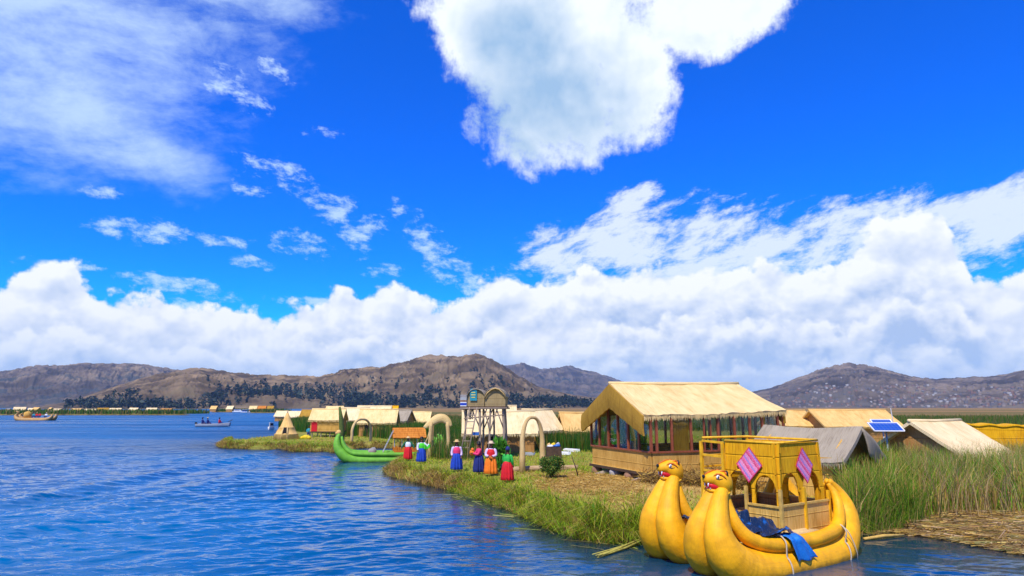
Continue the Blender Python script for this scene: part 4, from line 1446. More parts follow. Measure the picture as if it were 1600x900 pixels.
def person(label, loc, rz, H, arms, colors, hat, vest=None, braid=True, turn=0.0, group='women in bright skirts along the reed shore', lean=0.0):
    """colors: skirt, blouse; arms: two lists of shoulder, elbow, wrist, fingertip direction"""
    k = H / 1.55
    t = thing('person', label, 'person', loc, rz, group)
    t.scale = (k, k, k)
    mb = MB()
    hz_ = 1.435
    tm = Matrix.Rotation(turn, 3, 'Z')
    hc = Vector((0, -.015, hz_))
    mb.ball(hc + Vector((0, 0, .01)), (.073, .09, .108), 14, tm)
    mb.ball(hc + tm @ Vector((0, -.075, -.06)), (.045, .03, .045), 8, tm)      # chin
    mb.ball(hc + tm @ Vector((0, -.098, -.012)), (.014, .018, .022), 8, tm)     # nose
    for s in (-1, 1): mb.ball(hc + tm @ Vector((s * .075, .01, -.01)), (.012, .022, .03), 8, tm)
    mb.tube([(0, 0, 1.22), (0, -.005, 1.40)], [.062, .05], 10)
    mb.tube([(0, .01, .80), (0, .005, .95), (0, 0, 1.12), (0, 0, 1.24), (0, 0, 1.29)], [.155, .14, .16, .13, .06], 14, True, .72, (0, 1, 0))
    for s in (-1, 1):
        limb(mb, [(s * .085, 0, .82), (s * .09, -.005, .45), (s * .085, .005, .10)], [.095, .062, .040])
        mb.ball((s * .088, -.055, .035), (.042, .115, .035), 10)
    hands = []
    for s, (sh, elb, wr) in zip((-1, 1), arms):
        sh, elb, wr = Vector(sh), Vector(elb), Vector(wr)
        limb(mb, [sh, elb, wr], [.056, .042, .029])
        d = (wr - elb).normalized()
        side = d.cross(Vector((0, 0, 1)))
        side = side.normalized() if side.length > .05 else Vector((0, 1, 0))
        dn = side.cross(d)
        mb.ball(wr + d * .05, (.034, .034, .034), 8)
        for j, (o_, l_) in enumerate(((-.027, .066), (-.009, .078), (.009, .074), (.026, .058))):
            b0 = wr + d * .06 + side * o_
            mb.tube([b0, b0 + d * l_ * .5 + side * o_ * .2, b0 + d * l_ + dn * -.02 + side * o_ * .3], [.0105, .010, .0085], 6)
        mb.tube([wr + d * .03, wr + d * .055 - side * .035 - dn * .01, wr + d * .085 - side * .045 - dn * .02], [.013, .012, .009], 6)
    body = remesh(mb.build('body', M['skin'], t, True), .011, 2)
    sk, bl = colors
    nf = 12
    ph = rnd(0, 6)
    wob = lambda a, j: (.095 * math.sin(nf * a + ph + .4 * math.sin(3 * a)) + .05 * math.sin(5 * a + ph * 2) + .03 * math.sin(2 * a + ph)) * min(1, j / 3)
    prof = [(.150, .97), (.178, .93), (.215, .84), (.245, .70), (.272, .50), (.292, .30), (.300, .15), (.285, .14), (.12, .16)]
    b = MB(); b.lathe(prof, 68, (0, .01, 0), wob); b.build('skirt', M[sk], t, True)
    b = MB()
    b.tube([(0, .01, .90), (0, .005, .98), (0, 0, 1.12), (0, 0, 1.22), (0, 0, 1.285)], [.178, .168, .182, .155, .075], 16, True, .78, (0, 1, 0))
    for s, (sh, elb, wr) in zip((-1, 1), arms):
        sh, elb, wr = Vector(sh), Vector(elb), Vector(wr)
        limb(b, [sh * .97, sh, elb, elb.lerp(wr, .9)], [.075, .075, .064, .056])
    remesh(b.build('blouse', M[bl], t, True), .014, 3)
    if vest:
        b = MB()
        def vf(a, c_):
            an = R(-62) + a * R(304)
            zz = .93 + .32 * c_
            r = (.196 if c_ < .6 else .196 - .05 * (c_ - .6) / .4) * (1 - .18 * max(0, c_ - .5))
            return Vector((r * math.sin(an + math.pi) * 1.04, r * math.cos(an + math.pi) * -.80 * -1, zz)) if False else Vector((r * 1.04 * math.sin(an), r * .82 * math.cos(an), zz))
        b.sheet(vf, 30, 8, .012)
        b.build('vest', M[vest], t, True)
    b = MB(); b.ball(hc + tm @ Vector((0, .018, .03)), (.083, .088, .098), 12, tm); b.build('hair', M['hair'], t, True)
    if braid:
        for s in (-1, 1):
            b = MB(); b.tube([hc + tm @ Vector((s * .06, .05, -.03)), hc + tm @ Vector((s * .085, .09, -.15)), hc + tm @ Vector((s * .07, .125, -.34)), hc + tm @ Vector((s * .05, .14, -.50))], [.024, .022, .018, .008], 6); b.build('braid', M['hair'], t, True)
    for s in (-1, 1):
        b = MB(); b.ball(hc + tm @ Vector((s * .03, -.082, .012)), (.010, .006, .007), 6, tm); b.build('eye', M['black'], t, True)
    b = MB(); b.ball(hc + tm @ Vector((0, -.098, -.052)), (.022, .006, .006), 6, tm); b.build('mouth', M['mouth'], t, True)
    kind, hm = hat
    b = MB()
    if kind == 'brim': b.lathe([(.02, .085), (.185, .075), (.190, .086), (.105, .098), (.100, .15), (.085, .182), (.04, .192), (.001, .19)], 20, hc)
    elif kind == 'bowler': b.lathe([(.02, .075), (.135, .078), (.138, .092), (.098, .10), (.100, .16), (.075, .20), (.001, .21)], 20, hc)
    else: b.lathe([(.02, .02), (.098, .02), (.104, .07), (.100, .12), (.07, .17), (.025, .205), (.001, .21)], 18, hc)
    b.build('hat', M[hm], t, True)
    return t


def G2(u, v): return G(u, v)


DN = lambda s: ((s * .185, 0, 1.215), (s * .245, -.01, .99), (s * .235, -.09, .80))
FOLD = lambda s: ((s * .185, 0, 1.215), (s * .235, -.04, .98), (s * .085, -.215, .93))
OUT = lambda s: ((s * .185, 0, 1.215), (s * .33, -.02, 1.02), (s * .43, -.05, .84))
FWD = lambda s: ((s * .185, 0, 1.215), (s * .21, -.13, 1.01), (s * .10, -.35, 1.06))
UP = lambda s: ((s * .185, 0, 1.215), (s * .36, -.05, 1.06), (s * .46, -.08, 1.20))
people = [
    (637, 720, 1.46, -.1, (OUT(-1), OUT(1)), ('red', 'dkgreen'), ('brim', 'straw'), 'cream', 'woman in red skirt and dark green jacket with arms spread, nearest the green boat', .3),
    (658, 724, 1.52, .2, (DN(-1), UP(1)), ('royal', 'cream'), ('bowler', 'hair'), 'lime', 'woman in blue skirt holding out a lime green shawl beside the curved reed arbour', -.2),
    (713, 737, 1.58, .05, (DN(-1), DN(1)), ('royal', 'lilac'), ('brim', 'straw'), 'pink', 'woman standing alone in blue skirt, white blouse and pink vest facing the water', 0),
    (748, 741, 1.53, -1.25, (FWD(-1), FWD(1)), ('navy', 'pink'), ('bowler', 'hair'), None, 'woman in dark blue skirt and pink jacket turned sideways holding a bundle', 0),
    (767, 744, 1.60, -.15, (FOLD(-1), FOLD(1)), ('orange', 'lilac'), ('brim', 'palehat'), 'red', 'woman in bright orange skirt and red vest with folded hands', .2),
    (793, 754, 1.52, 2.6, (DN(-1), FOLD(1)), ('red', 'green'), ('cap', 'navy'), 'green', 'woman in red skirt, green jacket and dark blue cap with her back turned', .5),
]
PEO = []
for u, v, H, rz, arms, colr, hat, vest, lab, turn in people:
    PEO.append(person(lab, G(u, v) - Vector((0, 0, .02)), rz - math.atan2(*(G(u, v).xy)) , H, arms, colr, hat, vest, True, turn))
p4 = PEO[3]
mb = MB(); mb.ball((0, 0, .02), (.13, .10, .15), 12); mb.ball((.02, -.02, .17), (.08, .08, .09), 10)
b = mb.build('cloth_bundle', M['orange'], None, True)
b.location = p4.matrix_basis @ Vector((0, -.36, 1.06)); tag(b, 'orange red bundle held in the arms of the woman in the pink jacket', 'bundle')
p6 = PEO[5]
mb = MB(); mb.ball((0, 0, 0), (.10, .07, .14), 12); mb.tube([(-.06, 0, .1), (0, 0, .24), (.06, 0, .1)], .012, 6)
b = mb.build('hand_bag', M['black'], None, True); b.location = p6.matrix_basis @ Vector((.30, -.06, .70)); tag(b, 'small dark bag beside the skirt of the woman with her back turned', 'bag')
p2 = PEO[1]
mb = MB()
mb.sheet(lambda a, b_: Vector((.10 + .42 * a, -.11 - .03 * math.sin(a * 9), 1.20 - .30 * b_ * (1 - .3 * a) - .08 * math.sin(a * 3.1))), 14, 8, .01)
b = mb.build('shawl', M['lime'], None, True); b.matrix_basis = p2.matrix_basis; tag(b, 'lime green shawl spread on the raised arm of the woman by the arbour', 'shawl')


# ------------------------------------------------------------------ huts of the village
def at(u, v, dz=0.0): return G(u, v) + Vector((0, 0, dz))


def hut_px(label, u, v, rz, L, W, wh, rh, **k):
    """front left corner of the wall at the pixel's ground point"""
    return hut(label, at(u, v, -0.05), rz, L, W, wh, rh, **k)


def hut_at(label, u, Y, rz, L, W, wh, rh, **k):
    x = (u - 800) / FPX * Y * 1.0
    x = PD(u, 640, Y).x
    return hut(label, Vector((x, Y, gz(x, Y) - .05)), rz, L, W, wh, rh, **k)


def hut_ridge(label, u, v, Y, end, rz, L, W, wh, rh, **k):
    """placed so that one end of its ridge stands where the pixel's ray has reached depth Y"""
    g_ = k.get('gov', k.get('ov', .3))
    e_ = Vector((math.cos(rz), math.sin(rz), 0)); f_ = Vector((-math.sin(rz), math.cos(rz), 0))
    r_ = PD(u, v, Y)
    o_ = r_ - f_ * (W / 2) - (e_ * (L + g_) if end == 'right' else -e_ * g_)
    o_.z = r_.z - rh
    return hut(label, o_, rz, L, W, wh, rh, **k)


# tipi
p = at(447, 686)
tipi = thing('reed_tipi', 'pointed reed tipi hut with a dark doorway at the tip of the far island', 'hut', p, .1, 'reed huts of the floating village')
mb = MB(); mb.lathe([(1.32, -.1), (1.18, .5), (1.20, .52), (1.05, .56), (.78, 1.15), (.80, 1.18), (.66, 1.22), (.32, 2.1), (.10, 2.62), (.02, 2.66)], 22, (0, 0, 0), lambda a, j: .03 * math.sin(9 * a + j)); cone = mb.build('cone_wall', M['thatch_tan'], tipi, True)
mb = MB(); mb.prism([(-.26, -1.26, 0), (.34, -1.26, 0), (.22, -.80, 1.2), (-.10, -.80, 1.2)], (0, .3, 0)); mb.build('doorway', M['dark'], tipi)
for x0, x1 in ((-.30, -.13), (.38, .25)):
    mb = MB(); mb.tube([(x0, -1.28, -.05), (x1, -.82, 1.25)], .06, 6); mb.build('door_post', M['bundle'], tipi, True)
mb = MB(); mb.tube([(0, 0, 2.55), (.02, 0, 2.95)], [.07, .03], 6); mb.build('finial', M['pole'], tipi, True)

hut_at('small stilted reed hut with cream roof and red door cloth beside the tipi', 486, 75, R(3), 3.35, 3.0, 1.35, 2.45, roof='thatch', wall='yellow_mat' if False else 'mat_wall', stilt=.62, door=('front', .45, .62, 1.15, 'red'), ov=.22)
hut_at('reed hut with plain cream roof and dark doorway behind the grey reed ring', 562, 76, R(2), 3.9, 3.2, 1.7, 3.05, roof='thatch', wall='mat_wall_red', stilt=0, door=('front', .9, .6, 1.35, 'dark'), ov=.25)
hut_at('pale hut roof with a stepped gable just behind the cream roofed hut', 533, 92, R(5), 3.4, 3.4, 1.8, 3.3, roof='thatch_cream', ov=.25)
hut_at('broad pale hut roof rising behind the hut with the dark doorway', 556, 99, R(-4), 4.6, 3.6, 1.9, 3.5, roof='thatch_cream', ov=.3)
hut_at('far hut with bright yellow roof beyond the grey roofed hut', 588, 125, R(0), 3.6, 3.2, 1.9, 3.4, roof='yellow_mat', ov=.25)
hut_at('weathered grey roofed hut with its gable turned right', 608, 88, R(-12), 2.3, 3.2, 1.7, 3.0, roof='thatch_old', wall='mat_wall_red', ov=.25)
hut_at('low cream roofed hut standing alone in the green reeds left of the watchtower', 635, 92, R(-2), 3.0, 2.8, 1.5, 2.7, roof='thatch', wall='mat_wall_red', ov=.25)
hut_at('far brown roofed long hut under the wooded hill', 470, 150, R(3), 6.0, 4, 2.2, 3.7, roof='thatch_brown', wall='mat_wall_red', ov=.3)
hut_at('large cream roofed reed hut with dark doorway standing behind the watchtower', 727, 49, R(4), 5.0, 4.0, 1.55, 2.95, roof='thatch_cream', wall='mat_wall_red', door=('front', 2.05, .55, 1.45, 'dark'), ov=.32, gov=.25)
hut_at('reed hut with a pale roof just showing above the large hut behind the tower', 752, 62, R(0), 3.0, 3.0, 1.9, 3.45, roof='thatch_cream', ov=.25)
hut_at('gabled reed hut behind the slender arch, its open end facing left', 836, 54, R(38), 2.6, 2.6, 1.75, 3.15, roof='thatch_cream', wall='mat_wall', door=('left', 1.2, .6, 1.5, 'dark'), ov=.3)
hut_at('reed hut with a plain tan roof set between the tall reeds and the glazed house', 885, 55, R(12), 2.5, 2.6, 1.55, 2.85, roof='thatch_tan', wall='mat_wall', ov=.25)
hut_at('tan roofed hut half hidden behind the right end of the glazed house', 1222, 62, R(8), 3.2, 4.2, 1.8, 3.05, roof='thatch_tan', ov=.3)
hut_at('longest tan roofed hut at right with dark eave shadow behind the solar panels', 1290, 60, R(6), 6.8, 4.4, 1.8, 3.1, roof='thatch_tan', wall='mat_wall_red', ov=.35)
hut_ridge('weathered grey thatched hut drooping low in the reeds behind the puma boat', 1348, 666, 25.5, 'right', R(-50), 3.0, 3.3, 1.5, 2.6, roof='thatch_old', wall='mat_wall', ov=.25, gov=.5, sag=.10, ridge=False, drape=True)
hut_ridge('straw roofed hut sunk in tall grass with its gable end facing left', 1420, 657, 32.5, 'left', R(28), 3.7, 4.0, 1.3, 2.62, roof='thatch_cream', wall='mat_wall_red', ov=.6, gov=.3)
# far right yellow cabin of a boat lying behind the grass
p = PD(1524, 700, 36); p.z = gz(p.x, p.y)
yc = thing('boat_cabin', 'flat topped yellow reed cabin behind the grass at the right edge', 'cabin', p, R(-26))
mb = MB(); wall_prism(mb, (-.2, 0, 0), (2.6, 0, 0), [(0, 2.35), (1, 2.25)], .06); wall_prism(mb, (2.6, .07, 0), (2.75, 2.2, 0), [(0, 2.25), (1, 2.25)], .06)
wall_prism(mb, (-.35, 2.2, 0), (-.2, .07, 0), [(0, 2.35), (1, 2.35)], .06); mb.build('wall', M['yellow_mat'], yc)
mb = MB(); mb.sheet(lambda a, b_: Vector((-.6 + 3.5 * a, -.06 + 2.4 * b_, 2.40 - .08 * a + .04 * math.sin(a * 20))), 24, 6, .08, 3.5, 2.6); mb.build('roof', M['yellow_mat'], yc)
mb = MB(); mb.tube([(2.62, -.05, 0), (2.5, -.06, 2.3)], .04, 6); mb.build('corner_post', M['pale_wood'], yc, True)

# ------------------------------------------------------------------ solar panels
for (u, v, w, h, lab) in ((1384, 667.5, 1.35, .95, 'larger blue solar panel on a short stand before the long tan hut'), (1379, 662, .95, .7, 'smaller blue solar panel just behind the larger one')):
    Yp = 33.0 if w > 1 else 34.6
    p = PD(u, v, Yp)
    g0 = gz(p.x, p.y)
    t = thing('solar_panel', lab, 'solar panel', (p.x, p.y, g0), R(-8), 'solar panels in the village')
    zc = p.z - g0
    q_ = [Vector((-w / 2, -h / 2 * .85, zc - .16)), Vector((w / 2, -h / 2 * .85, zc - .16)), Vector((w / 2, h / 2 * .85, zc + .20)), Vector((-w / 2, h / 2 * .85, zc + .20))]
    mb = MB(); mb.sheet(lambda a, b_, q_=q_: q_[0].lerp(q_[1], a).lerp(q_[3].lerp(q_[2], a), b_), 1, 1, .03); mb.build('cell_sheet', M['solar'], t)
    mb = MB()
    for i in range(4): mb.bar(q_[i], q_[(i + 1) % 4], .05, .05)
    mb.build('frame', M['white'], t)
    mb = MB(); mb.tube([(0, 0, -.1), (0, 0, zc)], .04, 8); mb.build('mast', M['grey'], t, True)
p = PD(1393, 640, 36); g0 = gz(p.x, p.y)
mb = MB(); mb.tube([(0, 0, -.1), (.05, 0, 2.0), (-.04, 0, 3.75 - g0)], [.035, .03, .02], 6)
tag(mb.build('thin_mast', M['grey'], None, True, (p.x, p.y, g0)), 'thin grey mast leaning beside the solar panels', 'mast')

# ------------------------------------------------------------------ watchtower
p = at(757, 716)
tw = thing('watchtower', 'rickety pole watchtower with two barrel roofed reed cabins on its platform', 'watchtower', p, R(-4))
gz0 = p.z
PZ = 3.80 - gz0
for x0, y0, x1, y1, r in ((-.32, -.1, -.34, 0, .085), (.36, -.15, .38, 0, .07), (1.25, -.05, 1.2, .1, .085), (-.35, 1.9, -.3, 1.8, .07), (.45, 1.9, .4, 1.8, .07), (1.25, 1.9, 1.2, 1.8, .07), (-1.45, 1.2, -1.4, 1.3, .06)):
    mb = MB(); mb.tube(spline([(x0, y0, -.3), ((x0 + x1) / 2 + rnd(-.06, .06), (y0 + y1) / 2, PZ * .5), (x1, y1, PZ - .04)], 4), [r * 1.1] * 4 + [r] * 4 + [r * .85], 7); mb.build('leg', M['pole'], tw, True)
for a, b_ in (((.36, -.1, PZ * .52), (-.10, 0, PZ - .06)), ((.36, -.1, PZ * .52), (.85, 0, PZ - .06)), ((1.22, 0, PZ * .6), (.75, 0, PZ - .06)), ((-.32, 0, PZ * .55), (.15, .02, PZ - .06)), ((1.22, .05, PZ * .62), (1.22, .9, PZ - .06)), ((-.33, 0, PZ * .6), (-.9, .02, PZ - .06)),
            ((-.35, 1.85, PZ * .5), (.4, 1.85, PZ - .06)), ((-1.4, .1, PZ - .75), (1.25, -.02, PZ - .5))):
    mb = MB(); mb.tube([a, tuple((Vector(a) + Vector(b_)) / 2 + Vector((rnd(-.04, .04), 0, 0))), b_], [.05, .045, .04], 6); mb.build('brace', M['pole'], tw, True)
for i in range(7):
    mb = MB(); x = -1.42 + i * .11; mb.tube([(x, .05, PZ - .05), (x + rnd(-.1, .1), .1, PZ - rnd(.55, .9))], .035, 5); mb.build('hanging_pole', M['pole'], tw, True)
mb = MB(); mb.box((-.1, .95, PZ), (3.05, 2.2, .09)); pf = mb.build('platform', M['darkwood'], tw)
for y in (-.18, 2.08):
    mb = MB(); mb.tube([(-1.65, y, PZ - .09), (1.5, y, PZ - .08)], .06, 6); mb.build('joist', M['pole'], tw, True)
for x0, x1, rise, l_ in ((-1.18, .0, 1.15, None), (-.02, 1.40, 1.22, None)):
    y0, y1, wl = -.05, 1.95, .62
    prof = [(x0, wl)] + [(x0 + (x1 - x0) * (.5 - .5 * math.cos(a)), wl + (rise - wl) * math.sin(a)) for a in np.linspace(0, math.pi, 11)][1:-1] + [(x1, wl)]
    mb = MB(); mb.prism([(x0 + .04, y0, PZ + .05), (x1 - .04, y0, PZ + .05)] + [(a * .96 + .04 * (x0 + x1) / 2, y0, PZ + b_ - .04) for a, b_ in prof[::-1]], (0, y1 - y0, 0)); cb = mb.build('cabin', M['mat_old'], tw)
    mb = MB()
    n = len(prof)
    mb.sheet(lambda a, b_: Vector((np.interp(a * (n - 1), range(n), [q_[0] for q_ in prof]), y0 - .14 + (y1 - y0 + .28) * b_, PZ + np.interp(a * (n - 1), range(n), [q_[1] for q_ in prof]))), 20, 6, -.06, 1.8, 2.2)
    mb.build('roof', M['thatch_old'], cb, True)
mb = MB(); mb.tube([(-.0, -.2, PZ + .62), (.18, -.2, PZ + .93), (.45, -.2, PZ + 1.14), (.69, -.2, PZ + 1.22), (.95, -.2, PZ + 1.15), (1.22, -.2, PZ + .93), (1.40, -.2, PZ + .63)], .04, 6); mb.build('roof_rim', M['bundle'], tw, True)
mb = MB(); mb.prism([(-.98, -.14, PZ + .42), (-.52, -.14, PZ + .42), (-.52, -.14, PZ + 1.12), (-.60, -.14, PZ + 1.20), (-.90, -.14, PZ + 1.20), (-.98, -.14, PZ + 1.12)], (0, .03, 0)); sg = mb.build('sign_board', M['teal'], tw); sg['label'] = 'teal board with yellow lines of lettering on the front of the left cabin'
for i in range(3):
    mb = MB(); w = (.26, .30, .24)[i]; mb.box((-.76, -.152, PZ + .95 - i * .16), (w, .012, .055)); mb.build('lettering_line', plain('yellow_lettering', (.72, .62, .12), .6, .1) if i == 0 else bpy.data.materials['yellow_lettering'], sg)
for z0_, z1_, m_ in ((.02, .08, 'white'), (.08, .24, 'royal'), (.24, .30, 'white'), (.30, .42, 'rust'), (.42, .62, 'grey'), (.62, .78, 'stone')):
    mb = MB(); mb.box((-1.42, -.10, PZ + .03 + (z0_ + z1_) / 2), (.42, .025, z1_ - z0_ - .002)); mb.build('banner_stripe', M[m_], tw)
mb = MB(); mb.box((-.55, -.25, PZ * .48), (.42, .02, .20)); mb.build('blue_plate', M['blue_paint'], tw)
for x0, x1 in ((-1.55, -.98), (-1.05, -.48)):
    mb = MB(); mb.tube([(x0, -.75, -.1), (x1, -.22, PZ)], .042, 6); mb.build('ladder_rail', M['pole'], tw, True)
for i in range(7):
    k = .12 + i * .125
    mb = MB(); mb.tube([(-1.58 + .57 * k, -.75 + .53 * k, -.1 + PZ * k), (-1.02 + .57 * k, -.75 + .53 * k, -.1 + PZ * k)], .03, 5); mb.build('ladder_rung', M['pole'], tw, True)

# ------------------------------------------------------------------ arches
def reed_arch(label, u0, u1, v, zt, r0, r1, m_, skew=0.0, name='reed_arch', pw=.55):
    a, b_ = at(u0, v), at(u1, v - 3)
    d = b_ - a
    pts = []
    for t in np.linspace(0, 1, 25):
        k = math.sin(math.pi * t) ** pw
        x = a.lerp(b_, .5 - .5 * (1.06 if 0.1 < t < .9 else 1) * math.copysign(abs(math.cos(math.pi * t)) ** .8, math.cos(math.pi * t)))
        pts.append((x.x - a.x, x.y - a.y, -.2 + (zt + .2) * k))
    rs = [r0 + (r1 - r0) * math.sin(math.pi * t) for t in np.linspace(0, 1, 25)]
    mb = MB(); mb.tube(pts, rs, 10); o = mb.build(name, M[m_], None, True, a)
    return tag(o, label, 'arch', 'reed arches of the village')


reed_arch('tall slender pale reed arch standing before the bush and log', 816, 848, 739, 2.78, .165, .085, 'bundle')
reed_arch('greyish reed ring arch on the ground behind the green boat', 549, 579, 693, 2.2, .15, .11, 'bundle', pw=.62)
p = at(685, 716)
ab = thing('reed_arbour', 'curved reed arbour with a drooping thatched hood beside two women', 'arbour', p, R(6))
for x, y in ((-.58, 0), (.62, .05), (-.5, 1.0), (.6, 1.0)):
    mb = MB(); mb.tube(spline([(x, y, -.2), (x + rnd(-.05, .05), y, 1.1), (x * .9, y, 2.35)], 4), [.17] * 4 + [.13] * 4 + [.10], 8); mb.build('post', M['bundle'], ab, True)
hood = spline([(-.98, .1, 1.98, .10), (-.62, .2, 2.24, .22), (-.12, .35, 2.55, .30), (.28, .42, 2.58, .29), (.58, .45, 2.38, .24), (.80, .45, 2.05, .12)], 5)
mb = MB(); mb.tube([tuple(q_[:3]) for q_ in hood], [q_[3] for q_ in hood], 14, True, .5, (0, 1, 0)); mb.build('thatched_hood', M['thatch'], ab, True)
mb = MB(); mb.tube([(-.95, -.1, .9), (-.72, 0, 1.35), (-.55, 0, 2.1)], .04, 6); mb.build('side_pole', M['bundle'], ab, True)

# ------------------------------------------------------------------ the green boat with its slatted cabin
p = P(535, 722); p2_ = P(690, 719)
gb = thing('reed_boat', 'long green reed boat with upturned prow moored between the islands', 'boat', (p.x, p.y, 0), math.atan2(p2_.y - p.y, p2_.x - p.x))
GL = (p2_ - p).length
K_ = GL / 7.0
GLOBE = [(-.30, 1.95, .10, .05), (-.42, 1.5, .20, .13), (-.38, 1.05, .28, .2), (-.1, .6, .34, .27), (.4, .25, .36, .3), (1.2, .10, .36, .3), (3, .06, .36, .3), (5, .06, .36, .3), (6.2, .25, .33, .27), (6.9, .8, .24, .2), (7.0, 1.4, .12, .1), (6.9, 1.8, .05, .04)]
GGUN = [(-.12, 1.7, .08, .06), (.0, 1.25, .13, .18), (.35, .78, .15, .34), (1.0, .56, .15, .46), (3, .50, .15, .5), (5, .50, .15, .5), (6.0, .7, .14, .4), (6.5, 1.2, .1, .25), (6.6, 1.6, .05, .1)]
for off in (0.0, 1.45):
    for sg_ in (-1, 1):
        for nm, src, n in (('hull_roll', GLOBE, 16), ('gunwale_roll', GGUN, 10)):
            q_ = spline(src, 5)
            mb = MB(); mb.tube([(a[0] * K_, off + sg_ * a[3], a[1]) for a in q_], [max(.02, a[2]) for a in q_], n, True, 1.0, (0, 1, 0)); mb.build(nm, M['hull_green'], gb, True)
    mb = MB(); mb.ball((-.34, off, 2.02), (.17, .14, .16), 10); mb.ball((-.48, off, 1.98), (.10, .08, .07), 8); mb.build('prow_head', M['thatch_tan'], gb, True)
mb = MB(); mb.box((3.4 * K_, .72, .50), (5.2 * K_, 2.3, .06)); mb.build('deck', M['wattle'], gb)
mb = MB(); mb.tube([(2.05, .55, .5), (2.05, .55, .74), (2.03, .56, .9), (2.0, .56, .92)], [.30, .30, .22, .02], 12); mb.build('covered_basket', M['stone'], gb, True)
kx0, kx1, ky0, ky1 = 3.55, 5.75, .1, 1.35
mb = MB(); wall_prism(mb, (kx0, ky0, .53), (kx1, ky0, .53), [(0, .42), (1, .42)], .05); wall_prism(mb, (kx1, ky1, .53), (kx0, ky1, .53), [(0, .42), (1, .42)], .05); mb.build('cabin_panel', M['orange_mat'], gb)
mb = MB()
roof_slope(mb, (kx0 - .1, ky0 - .18, 1.62), (kx1 + .1, ky0 - .18, 1.62), (kx1 + .1, (ky0 + ky1) / 2, 2.32), (kx0 - .1, (ky0 + ky1) / 2, 2.32), .08, .01)
roof_slope(mb, (kx1 + .1, ky1 + .18, 1.62), (kx0 - .1, ky1 + .18, 1.62), (kx0 - .1, (ky0 + ky1) / 2, 2.31), (kx1 + .1, (ky0 + ky1) / 2, 2.31), .08, .01)
mb.build('cabin_roof', M['orange_mat'], gb)
for i in range(9):
    mb = MB(); x = kx0 + .03 + (kx1 - kx0 - .06) * i / 8; mb.bar((x, ky0 + .03, .95), (x, ky0 + .03, 1.70), .05); mb.build('cabin_post', M['pale_wood' if i % 2 else 'grey'], gb)
    mb = MB(); mb.bar((x, ky1 - .03, .95), (x, ky1 - .03, 1.70), .05); mb.build('cabin_post', M['pale_wood'], gb)
for y in (.2, .6):
    mb = MB(); mb.bar((2.75, y, .54), (3.50, y, 2.15), .05, .05); mb.build('ladder_rail', M['grey'], gb)
for i in range(6):
    k = .12 + .15 * i
    mb = MB(); mb.bar((2.75 + .75 * k, .2, .54 + 1.61 * k), (2.75 + .75 * k, .6, .54 + 1.61 * k), .04); mb.build('ladder_rung', M['white'], gb)

# slim green reed post behind the prow
p = at(534, 694)
mb = MB(); mb.tube([(0, 0, -.2), (-.05, 0, 1.2), (-.18, 0, 2.4), (-.35, .0, 3.4)], [.26, .24, .2, .10], 10)
tag(mb.build('reed_column', plain('dark_green_reed', (.10, .14, .03), .8, .4, 9, .2, .03), None, True, p), 'tall dark green reed column between the red door hut and the green prow', 'column')

# ------------------------------------------------------------------ small things on the shore
a, b_ = at(800, 737), at(902, 733)
mb = MB(); mb.tube(spline([(0, 0, .10), ((b_ - a).x * .35, (b_ - a).y * .35, .13), ((b_ - a).x * .7, (b_ - a).y * .7, .11), ((b_ - a).x, (b_ - a).y, .12)], 5), .15, 10)
tag(mb.build('log', M['log'], None, True, a), 'long brown log lying on the ground between the arch and the glazed house', 'log')
a = at(905, 746); b_ = PD(893, 712, a.y - .1)
mb = MB(); mb.tube([(0, 0, -.1), ((b_ - a).x * .5, (b_ - a).y * .5, (b_ - a).z * .5), tuple(b_ - a)], [.03, .028, .02], 6)
tag(mb.build('stick', M['darkwood'], None, True, a), 'thin dark stick leaning out of the ground beside the bush', 'stick')
p = at(865, 716)
tb = thing('craft_stall', 'dark craft table spread with white and blue goods behind the bush', 'stall', p, R(5))
mb = MB(); mb.box((0, 0, .36), (.95, .7, .72)); mb.build('counter', M['darkwood'], tb)
for i, (x, y, sz, m_, rz) in enumerate(((-.22, -.1, (.40, .5, .10), 'white', .3), (.2, -.1, (.45, .4, .14), 'blue_paint', -.3), (0, .2, (.3, .2, .22), 'sack', .2), (.3, .2, (.3, .2, .24), 'grey', .5), (-.3, .22, (.2, .2, .2), 'straw', .1))):
    mb = MB(); mb.ball((0, 0, 0), (sz[0] * .55, sz[1] * .55, sz[2] * .6), 8); mb.ball((.05, .03, .03), (sz[0] * .4, sz[1] * .4, sz[2] * .6), 8)
    o = mb.build('craft_bundle', M[m_], None, True, p + Vector((x, y, .72 + sz[2] * .45)), rz)
    tag(o, ('white folded cloth on the craft table', 'blue folded cloth on the craft table', 'yellow bundle at the back of the craft table', 'grey bundle at the back right of the craft table', 'straw coloured bundle at the back left of the craft table')[i], 'bundle', 'goods on the craft table')
for u, v, L, rz, lab in ((893, 706, 1.5, .9, 'long pale plank raft lying right of the craft table'), (882, 711, .9, .7, 'short pale board lying beside the craft table'), (825, 712, .8, .2, 'grey bundle of boards lying behind the slender arch')):
    p = at(u, v)
    mb = MB(); mb.prism([(-L / 2, -.14, .02), (L / 2, -.14, .02), (L / 2 + .1, 0, .1), (L / 2, .14, .02), (-L / 2, .14, .02)], (0, 0, .16))
    mb.prism([(-L / 2 + .1, -.09, .181), (L / 2 - .1, -.09, .181), (L / 2 - .1, .09, .181), (-L / 2 + .1, .09, .181)], (0, 0, .05))
    tag(mb.build('board', M['white' if u != 825 else 'grey'], None, False, p, -rz), lab, 'board', 'boards lying on the shore')
p = at(478, 686)
mb = MB(); mb.ball((0, 0, .18), (.42, .3, .26), 12); mb.ball((-.35, .1, .12), (.3, .25, .2), 10); mb.ball((.3, -.05, .14), (.28, .22, .2), 10)
tag(mb.build('sack_pile', M['sack'], None, True, p), 'bright yellow sack heap on the grass before the red door hut', 'sacks')


